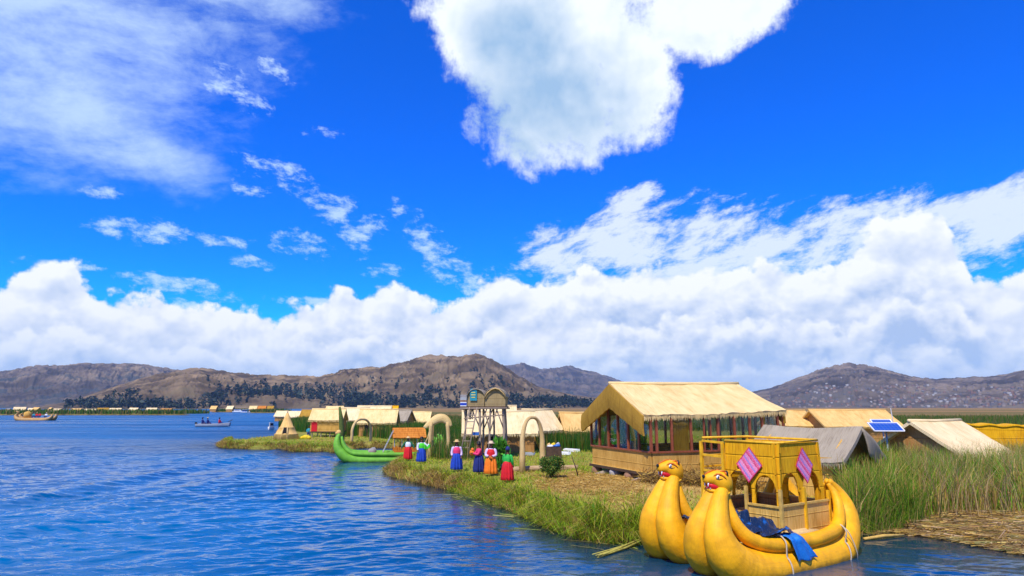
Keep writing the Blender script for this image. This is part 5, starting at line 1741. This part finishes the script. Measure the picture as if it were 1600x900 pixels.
def seated(label, loc, rz, top_m, hat_m, scale=1.0, group=None):
    t = thing('person', label, 'person', loc, rz, group)
    t.scale = (scale,) * 3
    mb = MB(); mb.ball((0, 0, .82), (.085, .095, .115), 10); mb.ball((0, -.09, .80), (.016, .02, .025), 6); mb.tube([(0, 0, .62), (0, 0, .78)], .05, 8)
    mb.tube([(0, 0, .02), (0, 0, .3), (0, 0, .55), (0, 0, .66)], [.17, .16, .17, .06], 10, True, .7, (0, 1, 0))
    for s in (-1, 1):
        limb(mb, [(s * .09, 0, .08), (s * .12, -.38, .16), (s * .11, -.45, -.25)], [.09, .065, .045])
        limb(mb, [(s * .18, 0, .56), (s * .23, -.10, .34), (s * .12, -.28, .28)], [.055, .042, .03])
        for j in range(5): mb.tube([(s * .12 + (j - 2) * .014, -.30, .28), (s * .12 + (j - 2) * .018, -.37, .255)], [.009, .007], 5)
    remesh(mb.build('body', M['skin'], t, True), .016, 1)
    b = MB(); b.tube([(0, 0, .04), (0, 0, .3), (0, 0, .55), (0, 0, .655)], [.19, .18, .19, .08], 12, True, .75, (0, 1, 0))
    for s in (-1, 1): limb(b, [(s * .17, 0, .57), (s * .185, 0, .56), (s * .235, -.10, .34), (s * .14, -.25, .29)], [.07, .07, .06, .05])
    b.build('jacket', M[top_m], t, True)
    b = MB()
    for s in (-1, 1): limb(b, [(s * .09, .02, .08), (s * .12, -.38, .16), (s * .11, -.45, -.18)], [.105, .085, .07])
    b.build('trousers', M['navy'], t, True)
    b = MB(); b.ball((0, .02, .86), (.095, .1, .1), 10); b.build('hair', M['hair'], t, True)
    b = MB(); b.lathe([(.02, .90), (.15, .89), (.152, .905), (.1, .92), (.09, .98), (.001, 1.0)], 14); b.build('hat', M[hat_m], t, True)
    return t


p = at(481, 682)
seated('small seated person in teal top beside the red door', p + Vector((0, .3, .25)), .3, 'teal', 'hair', 1.0)

# ------------------------------------------------------------------ boats out on the lake
p = P(52, 657)
rb = thing('reed_boat', 'distant straw coloured reed boat with people aboard on the left', 'boat', p, R(4))
q_ = spline([(-4.4, 2.1, .1, .05), (-4.9, 1.4, .35, .2), (-4.4, .6, .55, .4), (-3, .2, .6, .5), (0, .15, .6, .55), (3, .15, .6, .5), (4.4, .5, .5, .4), (5.0, 1.2, .3, .2), (4.8, 1.8, .1, .05)], 5)
for off in (0, 2.0):
    for s in (-1, 1):
        mb = MB(); mb.tube([(a[0], off + s * a[3], a[1]) for a in q_], [a[2] for a in q_], 10, True, 1, (0, 1, 0)); mb.build('hull_roll', M['hull_straw'], rb, True)
mb = MB(); mb.box((0, 1, .72), (7, 2.6, .08)); mb.build('deck', M['wattle'], rb)
mb = MB(); mb.tube([(-4.3, 0, 1.9), (-4.6, 0, 2.5), (-5.0, 0, 2.45)], [.25, .3, .15], 8); mb.build('prow_head', M['hull_straw'], rb, True)
mb = MB(); mb.tube([(-2.3, 1, .75), (-2.3, 1, 2.2), (-2.3, 1, 2.6)], [1.0, 1.0, .2], 12); mb.build('shelter', M['mat_wall'], rb, True)
for x, m_, h_, lab in ((-.6, 'teal', 'navy', 'seated person in teal jacket amidships on the distant reed boat'), (.3, 'red', 'straw', 'seated person in red jacket amidships on the distant reed boat'), (1.2, 'red', 'hair', 'bareheaded person in red jacket towards the stern of the distant reed boat'), (3.0, 'cream', 'palehat', 'person in white shirt seated at the stern of the distant reed boat')):
    seated(lab, p + Vector((x, .8, 1.05)), 0.0, m_, h_, 1.25, 'people aboard the distant reed boat')
p = P(331, 667)
mbt = thing('motor_boat', 'small grey motor boat carrying people across the open lake', 'boat', p, R(3))
K_ = 131 / 1042 * 1.0
def hullf(a, b_):
    x = -2.9 + 6.2 * a
    w = .85 * (1 - max(0, (a - .45) / .55) ** 2.2)
    an = math.pi * b_
    return Vector((x + (.3 * (abs(math.cos(an))) if a > .9 else 0), -w * math.cos(an), .55 + .55 * max(0, a - .6) ** 1.5 * 2 - (.75) * math.sin(an) ** .7))
mb = MB(); mb.sheet(hullf, 20, 12, -.04); mb.build('hull', M['grey'], mbt, True)
mb = MB(); mb.box((-1.8, 0, .45), (.3, 1.3, .06)); mb.box((0.2, 0, .45), (.3, 1.4, .06)); mb.build('thwart', M['pale_wood'], mbt)
mb = MB(); mb.box((-3.05, 0, .65), (.35, .35, .5)); mb.box((-3.1, 0, .1), (.12, .12, .8)); mb.build('outboard_motor', M['black'], mbt)
mb = MB(); mb.bar((3.1, -.1, 1.0), (3.9, 0, 1.35), .2, .12); mb.build('bow_post', M['darkwood'], mbt)
for x, m_, h_, lab in ((-1.9, 'navy', 'hair', 'person in dark jacket at the tiller of the small motor boat'), (-.9, 'navy', 'straw', 'person in dark jacket and straw hat in the small motor boat'), (1.4, 'red', 'hair', 'person in red jacket seated in the bow of the small motor boat')):
    seated(lab, p + Vector((x, 0, .55)), R(90), m_, h_, 1.3, 'people in the motor boat')
def launch(label, u, v, L, m_, Y=None, rz=0.0):
    p_ = P(u, v)
    t = thing('passenger_boat', label, 'boat', p_, rz, 'passenger boats moored by the far islands')
    def hf(a, b_):
        x = -L / 2 + L * a; w = L * .14 * (1 - max(0, (a - .5) / .5) ** 2.4); an = math.pi * b_
        return Vector((x, -w * math.cos(an), .8 + .5 * max(0, a - .6) - .9 * math.sin(an) ** .6))
    mb = MB(); mb.sheet(hf, 14, 10, -.04); mb.build('hull', M['white'], t, True)
    mb = MB(); mb.box((-L * .08, 0, 1.45), (L * .58, L * .2, 1.2)); mb.prism([(L * .211, -L * .1, .85), (L * .31, -L * .08, .85), (L * .211, -L * .1, 2.0)], (0, L * .18, 0)); cbn = mb.build('cabin', M[m_], t)
    mb = MB()
    for s in (-1, 1): mb.box((-L * .08, s * (L * .1 + .01), 1.6), (L * .5, .02, .45))
    mb.build('window_band', M['dark'], cbn)
    mb = MB(); mb.box((-L * .08, 0, 2.11), (L * .62, L * .22, .1)); mb.build('roof', M['blue_paint' if m_ == 'white' else 'white'], cbn)
    return t
launch('white launch with rounded cabin at the left island shore', 196, 648, 6.5, 'white')
launch('grey blue launch beside the white one at the left island shore', 184, 647.8, 5.5, 'grey')
launch('white launch with blue roof moored in the middle distance channel', 372, 644.5, 7.5, 'white')
launch('blue cabined launch just right of the white launch in the channel', 384, 645.2, 6.0, 'blue_paint')
launch('small white boat lying in the reeds left of the tipi', 424, 671, 2.2, 'grey', rz=R(60)).scale = (.55, .55, .55)

# ------------------------------------------------------------------ far floating islands and their huts
def islet(u0, u1, v, depth, nm='island'):
    a, b_ = P(u0, v), P(u1, v)
    L = (b_ - a).length
    n = 40
    V_, F_, C_ = [], [], []
    for i in range(n + 1):
        t = i / n
        w = depth * (math.sin(math.pi * min(1, max(0, t))) ** .35)
        x = a.x + (b_.x - a.x) * t; y = a.y + (b_.y - a.y) * t
        for k in range(9):
            s = k / 8
            V_.append((x, y + (s) * w + vnoise(np.array([t * 9.0]), np.array([1.0]), 3)[0] * 3, -.3 + 1.2 * math.sin(math.pi * s) ** .35 * min(1, 8 * t, 8 * (1 - t)) + .3 * vnoise(np.array([t * 40.0]), np.array([s * 6]), 8)[0]))
            C_.append(np.array([.22, .17, .06]) * (0.7 + .6 * vnoise(np.array([t * 30.0]), np.array([s * 3.0]), 4)[0]))
    for i in range(n):
        for k in range(8):
            q0 = i * 9 + k; F_.append([q0, q0 + 9, q0 + 10, q0 + 1])
    me_ = np_mesh(nm, V_, F_, np.array(C_), smooth_=True)
    tag(link(nm, me_, M['soil']), kind='structure')
    return a, b_, depth


ISL = [islet(-70, 292, 649, 26), islet(326, 366, 644.3, 30), islet(384, 432, 645.5, 30)]
FAR = [(20, 39, 'thatch_cream', 'broad'), (42, 51, 'thatch_cream', 'low'), (48, 60, 'thatch_tan', 'round topped orange'), (73, 79, 'thatch_tan', 'tiny'), (80, 95, 'thatch_cream', 'low wide'), (109, 126, 'thatch_tan', 'bright tan'), (131, 147, 'thatch_cream', 'pale'),
       (152, 168, 'thatch_brown', 'brown'), (169, 188, 'thatch_cream', 'long cream'), (200, 217, 'thatch_cream', 'cream'), (228, 244, 'thatch_cream', 'pale square'), (250, 267, 'mat_wall_red', 'reddish'), (6, 14, 'thatch_old', 'small grey'), (-40, -20, 'thatch_tan', 'tan')]
for i, (u0, u1, m_, word) in enumerate(FAR):
    if u1 < 0: continue
    a = P(u0, 648.3)
    Yh = a.y + (5, 17, 9, 13)[i % 4]
    L = (u1 - u0) / FPX * Yh
    nb = ['beside the left frame edge', 'nearest the left edge', 'behind the distant reed boat', 'over the stern of the distant reed boat', 'right of the distant reed boat', 'left of the moored launches'][min(5, i // 2)]
    hut(f'{word} roofed far hut on the left island, about {["first", "second", "third", "fourth", "fifth", "sixth", "seventh", "eighth", "ninth", "tenth", "eleventh", "last", "leftmost"][i]} from the left',
        Vector((PD(u0, 640, Yh).x, Yh, .55)), rnd(-.5, .5), L * rnd(.75, 1.0), rnd(2.6, 4), rnd(1.3, 1.8), rnd(2.4, 3.5), roof=m_, wall='mat_wall_red', ov=.2, group='far huts on the left island', ridge=False)
for i, (u0, u1, m_, lab) in enumerate(((328, 337, 'thatch_tan', 'tan hut at the left end of the islet in the channel'), (353, 363, 'thatch_cream', 'cream hut left of the moored white launch in the channel'), (389, 400, 'thatch', 'yellowish hut right of the moored blue launch'), (402, 414, 'orange_mat', 'orange hut on the islet near the tipi'), (417, 426, 'thatch_brown', 'brown hut just left above the tipi point'))):
    Yh = P(u0, 644.5).y + 8
    hut(lab, Vector((PD(u0, 640, Yh).x, Yh, .5)), rnd(-.1, .1), (u1 - u0) / FPX * Yh, 4.2, 2.0, 4.2, roof=m_, wall='mat_wall_red', ov=.25, group='far huts by the channel', ridge=False)
for i, (u0, u1, Yh, m_, lab) in enumerate(((430, 445, 185, 'thatch_cream', 'white roofed hut far behind the tipi tip'), (447, 468, 170, 'thatch_cream', 'long white roof above and right of the tipi'), (508, 531, 140, 'thatch', 'pale roof far behind the red door hut'))):
    hut_at(lab, u0, Yh, 0, (u1 - u0) / FPX * Yh, 4, 1.9, 3.3, roof=m_, wall='mat_wall_red', group='far huts by the channel', ridge=False)


# ------------------------------------------------------------------ plants
GREEN = [(0.28, 0.44, 0.015), (0.46, 0.50, 0.03), (0.15, 0.31, 0.012)]
STRAW = [(0.58, 0.39, 0.10), (0.46, 0.29, 0.06), (0.68, 0.50, 0.16)]
BROWN_ = [(0.24, 0.15, 0.06), (0.17, 0.10, 0.04)]


def scatter(n, x0, x1, y0, y1, polar=True):
    """positions denser towards the viewer's end: slope x/y uniform, depth geometric"""
    y = np.exp(rng.uniform(math.log(y0), math.log(y1), n))
    s = rng.uniform(x0, x1, n)
    return s * y, y


GX0, GX1 = -0.45, 0.80
# short trampled cover over the islands
x, y = scatter(150000, -0.46, 0.80, 15.5, 78)
d = shore_dist(x, y)
rm = (x / y > 0.53) & (y < 23.5)
k = (d > 0.12) & ~rm
x, y, d = x[k], y[k], d[k]
n = len(x)
hx, hy = x - 7.0, y - 28.5
straw = np.clip(np.exp(-(hx * hx + hy * hy) / 34) * 1.1 + (fbm(x * .35, y * .35, 4, 21) - .5) * 1.8 + .16, 0, 1)
isg = rng.random(n) > straw
col = np.where(isg[:, None], pick(n, GREEN + STRAW[:2], [4, 4, 1.5, 2.5, 1.5]), pick(n, STRAW + BROWN_[:1], [3, 3, 2, 1.2]))
h = rng.uniform(.08, .22, n) * np.where(isg, 1.25, .9)
tag(blades('ground_grass', x, y, ground_z(x, y) - .03, h, rng.uniform(.012, .028, n) * (.7 + y / 50), rng.uniform(.2, 1.6, n), col, M['blade']), 'short green and straw cover over the reed islands', 'grass', None, 'stuff')

# long grass along the shoreline, falling over the edge to the water
sp_, acc = [], []
for i in range(len(shore) - 1):
    a, b_ = shore[i], shore[i + 1]
    L = (b_ - a).length
    acc.append((a, b_, L))
xs_, ys_, ax_, hh, ww, cc, zz, lean = [], [], [], [], [], [], [], []
for i, (a, b_, L) in enumerate(acc):
    mid = (a + b_) / 2
    on_mat = i >= 26
    if on_mat: continue
    dens = 640 if mid.y < 36 else 240
    n = int(L * dens)
    t = rng.random(n)
    nrm = np.array([(b_ - a).y, -(b_ - a).x]) / max(L, 1e-6)
    if shore_dist(np.array([mid.x + nrm[0] * .3]), np.array([mid.y + nrm[1] * .3]))[0] > 0: nrm = -nrm
    off = rng.uniform(-.05, 1.15, n) ** 1.0
    X_ = a.x + (b_.x - a.x) * t - nrm[0] * off; Y_ = a.y + (b_.y - a.y) * t - nrm[1] * off
    clump = vnoise(X_ * 1.6, Y_ * 1.6, 12)
    kk = clump + rng.random(n) * .5 > .5
    X_, Y_, off, clump = X_[kk], Y_[kk], off[kk], clump[kk]
    n = len(X_)
    xs_.append(X_); ys_.append(Y_)
    ax_.append(np.full(n, math.atan2(nrm[1], nrm[0])))
    hh.append(rng.uniform(.18, .46, n) * (0.5 + 1.0 * clump) * (1 + .75 * (1 - sst(np.full(n, mid.y), 19, 27)))); ww.append(rng.uniform(.012, .026, n) * (.75 + mid.y / 60))
    lean.append(rng.uniform(.15, 1.5, n))
    far_brown = 0.70 if (mid.y > 33) else 0.18
    gr = rng.random(n) > (far_brown * (1 - sst(off, .5, 1.1)) + .12 + .3 * (vnoise(X_ * .9, Y_ * .9, 44) - .4))
    cc.append(np.where(gr[:, None], pick(n, GREEN, [3, 3, 2]), pick(n, STRAW + BROWN_, [2, 3, 1, 2, 1])))
x, y = np.concatenate(xs_), np.concatenate(ys_)
tag(blades('shore_grass', x, y, np.maximum(ground_z(x, y), 0.0) - .02, np.concatenate(hh), np.concatenate(ww), np.concatenate(lean), np.concatenate(cc), M['blade'], .55, np.concatenate(ax_), 1.0), 'long green and brown grass drooping over the island edge', 'grass', None, 'stuff')


def reed_bed(name, label, px_poly, n, h, w, cols, wts, lean=(.02, .22), clumpy=.45, zoff=0.0):
    """upright reeds inside a ground outline given by pixels"""
    pts = [G(u, v) for u, v in px_poly]
    xs2, ys2 = [p.x for p in pts], [p.y for p in pts]
    X_, Y_ = rng.uniform(min(xs2), max(xs2), n * 3), rng.uniform(min(ys2), max(ys2), n * 3)
    ins = np.zeros(len(X_), bool)
    for i in range(len(pts)):
        (ax, ay), (bx, by) = (xs2[i], ys2[i]), (xs2[i - 1], ys2[i - 1])
        ins ^= ((ay > Y_) != (by > Y_)) & (X_ < (bx - ax) * (Y_ - ay) / (by - ay + 1e-12) + ax)
    X_, Y_ = X_[ins], Y_[ins]
    c_ = vnoise(X_ * 1.4, Y_ * 1.4, 61)
    kk = (c_ + rng.random(len(X_)) * .7 > clumpy) & (shore_dist(X_, Y_) > 0.0)
    X_, Y_, c_ = X_[kk][:n], Y_[kk][:n], c_[kk][:n]
    m = len(X_)
    hh_ = rng.uniform(h[0], h[1], m) * (.72 + .5 * c_)
    tone = vnoise(X_ * .55, Y_ * .55, 71)[:, None]
    C_ = pick(m, cols, wts, .25) * (0.8 + .4 * tone)
    return tag(blades(name, X_, Y_, ground_z(X_, Y_) - .05 + zoff, hh_, rng.uniform(w[0], w[1], m), rng.uniform(lean[0], lean[1], m), C_, M['blade'], .3), label, 'reeds', None, 'stuff')


DG = [(0.03, 0.12, 0.012), (0.055, 0.16, 0.015), (0.12, 0.19, 0.02), (0.34, 0.23, 0.06)]
reed_bed('tall_grass', 'tall green and straw grass behind the stern of the puma boat', [(1338, 838), (1400, 832), (1440, 818), (1480, 803), (1620, 802), (1800, 800), (1800, 735), (1440, 728), (1330, 742), (1300, 770)], 34000, (1.1, 1.75), (.012, .03),
         [(0.19, 0.38, 0.015), (0.09, 0.27, 0.012), (0.36, 0.40, 0.04), (0.56, 0.38, 0.10), (0.38, 0.22, 0.06), (0.70, 0.52, 0.17)], [3.5, 3.5, 2, 2.6, 1.4, 1.2], (.02, .6), .5)
reed_bed('tall_grass', 'short green grass clumps at the water edge behind the yellow stern', [(1330, 839), (1400, 832), (1445, 820), (1420, 785), (1320, 785)], 5000, (.6, 1.3), (.010, .022), [(0.14, 0.30, 0.015), (0.08, 0.22, 0.012), (0.26, 0.32, 0.04), (0.50, 0.36, 0.12)], [3, 3, 2, 2.4], (.02, .6), .12)
reed_bed('dry_grass', 'dry tan grass seed heads on the right bank', [(1440, 812), (1640, 812), (1900, 800), (1850, 728), (1420, 726)], 9000, (1.3, 1.9), (.012, .026), [(0.42, 0.29, 0.14), (0.33, 0.21, 0.09), (0.50, 0.37, 0.18), (0.14, 0.17, 0.04)], [3, 2.5, 2, 1.2], (.05, .5), .5)
reed_bed('tall_reeds', 'dark green reed bed behind the arches and the craft table', [(640, 703), (715, 706), (850, 703), (925, 707), (960, 698), (900, 679), (780, 677), (640, 680)], 30000, (1.1, 1.7), (.025, .05), DG, [4, 3, 1.5, .8], (.01, .12), .35)
reed_bed('tall_reeds', 'green reed stand under the watchtower and reed arbour', [(664, 716), (700, 720), (742, 719), (744, 708), (664, 706)], 2600, (.8, 1.5), (.02, .04), DG + [(0.40, 0.30, 0.13)], [3, 3, 2, 1, 2], (.02, .25), .4)
reed_bed('tall_reeds', 'green reed bed behind the tipi and the red door hut', [(436, 676), (640, 690), (660, 680), (650, 668), (432, 664)], 26000, (1.0, 1.7), (.04, .08), DG, [4, 3, 2, 1.2], (.01, .12), .35)
reed_bed('tall_reeds', 'wide reed belt in front of the far plain', [(600, 668), (1700, 680), (1700, 656), (560, 655)], 42000, (.9, 1.5), (.05, .12), DG[:3] + [(0.22, 0.17, 0.06), (0.17, 0.14, 0.045)], [2, 2.5, 2.5, 2, 2], (.01, .12), .35)
reed_bed('tall_reeds', 'reeds beside the glazed house gable', [(900, 703), (950, 706), (1010, 700), (1010, 690), (900, 690)], 5000, (1.2, 1.7), (.03, .05), DG, [4, 3, 2, 1], (.01, .12), .35)
for (p_, nm_, lab) in ((ISL[0], 'tall_reeds', 'reeds on the far left island'), (ISL[1], 'tall_reeds', 'reeds on the islet in the channel'), (ISL[2], 'tall_reeds', 'reeds on the islet near the tipi')):
    a, b_, dp = p_
    n = 7000 if dp == 26 else 1600
    t = rng.random(n); s = rng.random(n)
    X_ = a.x + (b_.x - a.x) * t; Y_ = a.y + s * dp
    kk = vnoise(t * 60, s * 5, 5) + rng.random(n) * .5 > .62
    X_, Y_ = X_[kk], Y_[kk]
    m = len(X_)
    tag(blades(nm_, X_, Y_, np.full(m, .6), rng.uniform(.9, 2.6, m), rng.uniform(.2, .5, m), rng.uniform(0, .2, m), pick(m, DG + [(0.22, 0.17, 0.06)], [3, 3, 2, 1, 2]), M['blade']), lab, 'reeds', None, 'stuff')

# straw: cut reed on the flat mat at right and around the house
def litter(name, label, n, px_poly, L, cols, tilt=.06, lift=0.02, along=None, spread=1.5):
    pts = [G(u, v) for u, v in px_poly]
    xs2, ys2 = [p.x for p in pts], [p.y for p in pts]
    X_, Y_ = rng.uniform(min(xs2), max(xs2), n * 3), rng.uniform(min(ys2), max(ys2), n * 3)
    ins = np.zeros(len(X_), bool)
    for i in range(len(pts)):
        (ax, ay), (bx, by) = (xs2[i], ys2[i]), (xs2[i - 1], ys2[i - 1])
        ins ^= ((ay > Y_) != (by > Y_)) & (X_ < (bx - ax) * (Y_ - ay) / (by - ay + 1e-12) + ax)
    X_, Y_ = X_[ins][:n], Y_[ins][:n]
    m = len(X_)
    a = (rng.normal(along, spread, m) if along is not None else rng.uniform(0, 6.28, m))
    l_ = rng.uniform(L[0], L[1], m)[:, None]
    dv = np.stack([np.cos(a), np.sin(a), rng.normal(0, tilt, m)], 1) * l_
    w = np.stack([-np.sin(a), np.cos(a), rng.normal(0, .5, m)], 1) * rng.uniform(.006, .015, m)[:, None]
    b0 = np.stack([X_, Y_, np.maximum(ground_z(X_, Y_), .015) + rng.uniform(.0, lift, m)], 1)
    V_ = np.stack([b0 - dv / 2 - w, b0 - dv / 2 + w, b0 + dv / 2 + w, b0 + dv / 2 - w], 1).reshape(-1, 3)
    F_ = np.arange(m)[:, None] * 4 + np.arange(4)[None]
    return tag(link(name, np_mesh(name, V_, F_, np.repeat(pick(m, cols, [1] * len(cols), .25), 4, 0)), M['blade']), label, 'straw', None, 'stuff')


litter('cut_reeds', 'cut straw strewn over the flat mat at the right water edge', 20000, [(1352, 838), (1395, 831), (1500, 846), (1640, 874), (1900, 930), (1900, 800), (1480, 800), (1360, 822)], (.4, 1.3), STRAW + [(0.62, 0.45, 0.24), (0.36, 0.22, 0.10), (0.30, 0.28, 0.09), (0.26, 0.16, 0.06)], .05, .08, 0.15, .5)
litter('straw_litter', 'loose straw scattered before the glazed house', 4500, [(830, 742), (905, 736), (1005, 752), (1010, 800), (930, 775), (840, 765)], (.15, .5), STRAW, .12, .05)
litter('straw_litter', 'heap of dark dry reed under the glazed house', 6000, [(1000, 756), (1240, 770), (1240, 745), (1000, 742)], (.3, .9), BROWN_ + STRAW[:2], .45, .45)
litter('floating_reeds', 'loose green reed stems floating along the shoreline', 170, [(700, 766), (760, 785), (832, 815), (905, 844), (990, 852), (990, 866), (900, 858), (820, 826), (740, 793), (690, 772)], (.3, 1.2), [(0.30, 0.34, 0.06), (0.42, 0.36, 0.12), (0.22, 0.28, 0.05)], .03, .02, -.9, .35)
a, b_ = P(935, 872), P(1012, 848)
mb = MB()
for i in range(7):
    o = Vector((rnd(-.12, .12), rnd(-.15, .15), rnd(0, .06)))
    mb.tube([a + o * 1.3 + Vector((rnd(-.3, .2), 0, .02)), a.lerp(b_, .5) + o + Vector((0, 0, .05)), b_ + o * .6 + Vector((0, 0, .14))], [.015, .025, .02], 5)
tag(mb.build('reed_stalks', plain('green_reed_stalk', (.40, .36, .07), .6, .35, 6), None, True), 'loose bunch of long green reed stalks lying in the water by the left puma bow', 'reed stalks')
a, b_ = P(1350, 842, .05), P(1412, 836, .05)
mb = MB(); mb.tube([a, a.lerp(b_, .5) + Vector((0, 0, .03)), b_], [.04, .05, .035], 7)
tag(mb.build('pole', M['pale_wood'], None, True), 'pale pole lying on the water edge behind the yellow stern', 'pole')


def leafy(name, label, cat, loc, r, h, n, cols, leaf=.07, up=.0, stems=5):
    """bush: short stems, many small leaves through the crown's volume, with hollows between the clumps"""
    t = thing(name, label, cat, loc)
    mb = MB()
    for i in range(stems):
        a = 6.28 * i / stems + rnd(-.3, .3)
        mb.tube([(0, 0, -.1), (r * .3 * math.cos(a), r * .3 * math.sin(a), h * .4), (r * .6 * math.cos(a), r * .6 * math.sin(a), h * .75)], [.03, .02, .008], 5)
    mb.build('stems', M['darkwood'], t, True)
    cl = [np.array([rng.normal(0, .5) * r, rng.normal(0, .5) * r, rng.uniform(.15, .92) * h]) for _ in range(26)]
    C0 = np.array(cl)[rng.integers(0, len(cl), n)] + rng.normal(0, .17 * r, (n, 3))
    rr = np.sqrt((C0[:, 0] / r) ** 2 + (C0[:, 1] / r) ** 2 + ((C0[:, 2] - h * .5) / (h * .55)) ** 2)
    C0 = C0[(rr < 1.08 + .1 * rng.random(n)) & (C0[:, 2] > .02)]
    m = len(C0)
    u_ = rng.normal(0, 1, (m, 3)); u_ /= np.linalg.norm(u_, axis=1)[:, None]
    u_[:, 2] = np.abs(u_[:, 2]) * (1 + up)
    w_ = np.cross(u_, rng.normal(0, 1, (m, 3))); w_ /= np.linalg.norm(w_, axis=1)[:, None]
    l_ = leaf * rng.uniform(.6, 1.4, (m, 1))
    V_ = np.stack([C0, C0 + u_ * l_ * .5 + w_ * l_ * .3, C0 + u_ * l_, C0 + u_ * l_ * .5 - w_ * l_ * .3], 1).reshape(-1, 3)
    me_ = np_mesh('foliage', V_, np.arange(m)[:, None] * 4 + np.arange(4)[None], np.repeat(pick(m, cols, [1] * len(cols), .25), 4, 0))
    link('foliage', me_, M['leaf'], t)
    return t


LG = [(0.05, 0.16, 0.018), (0.08, 0.22, 0.02), (0.14, 0.24, 0.03), (0.035, 0.10, 0.015)]
leafy('bush', 'round green bush growing at the foot of the slender reed arch', 'bush', at(862, 747), .52, .98, 5200, LG + [(0.26, 0.24, 0.04)], .075)
leafy('shrub', 'bright green shrub behind the woman in the orange skirt', 'shrub', at(782, 737), .42, 1.45, 2600, [(0.08, 0.30, 0.02), (0.12, 0.36, 0.03), (0.05, 0.2, 0.02)], .16, 1.5)
leafy('shrub', 'pale green shrub on the far side of the green boat cabin', 'shrub', at(664, 703), .55, 2.0, 2400, [(0.10, 0.28, 0.03), (0.16, 0.33, 0.05), (0.06, 0.18, 0.02)], .16, .8)

# ------------------------------------------------------------------ air
HAZE_D = 0.00006
hz_m = bpy.data.materials.new('haze_air')
hz_m.use_nodes = True
hz_m.node_tree.nodes.clear()
S.tree = hz_m.node_tree
pv = S.node('ShaderNodeVolumePrincipled')
pv.inputs['Color'].default_value = (0.30, 0.58, 1.0, 1)
pv.inputs['Density'].default_value = HAZE_D
pv.inputs['Anisotropy'].default_value = 0.0
ho = S.node('ShaderNodeOutputMaterial')
hz_m.node_tree.links.new(pv.outputs[0], ho.inputs['Volume'])
HAZE = True
if HAZE:
    mb = MB(); mb.prism([(-12100, -310, -7), (12100, -310, -7), (12100, 12100, -7), (-12100, 12100, -7)], (0, 0, 520))
    tag(mb.build('haze', hz_m), kind='stuff')
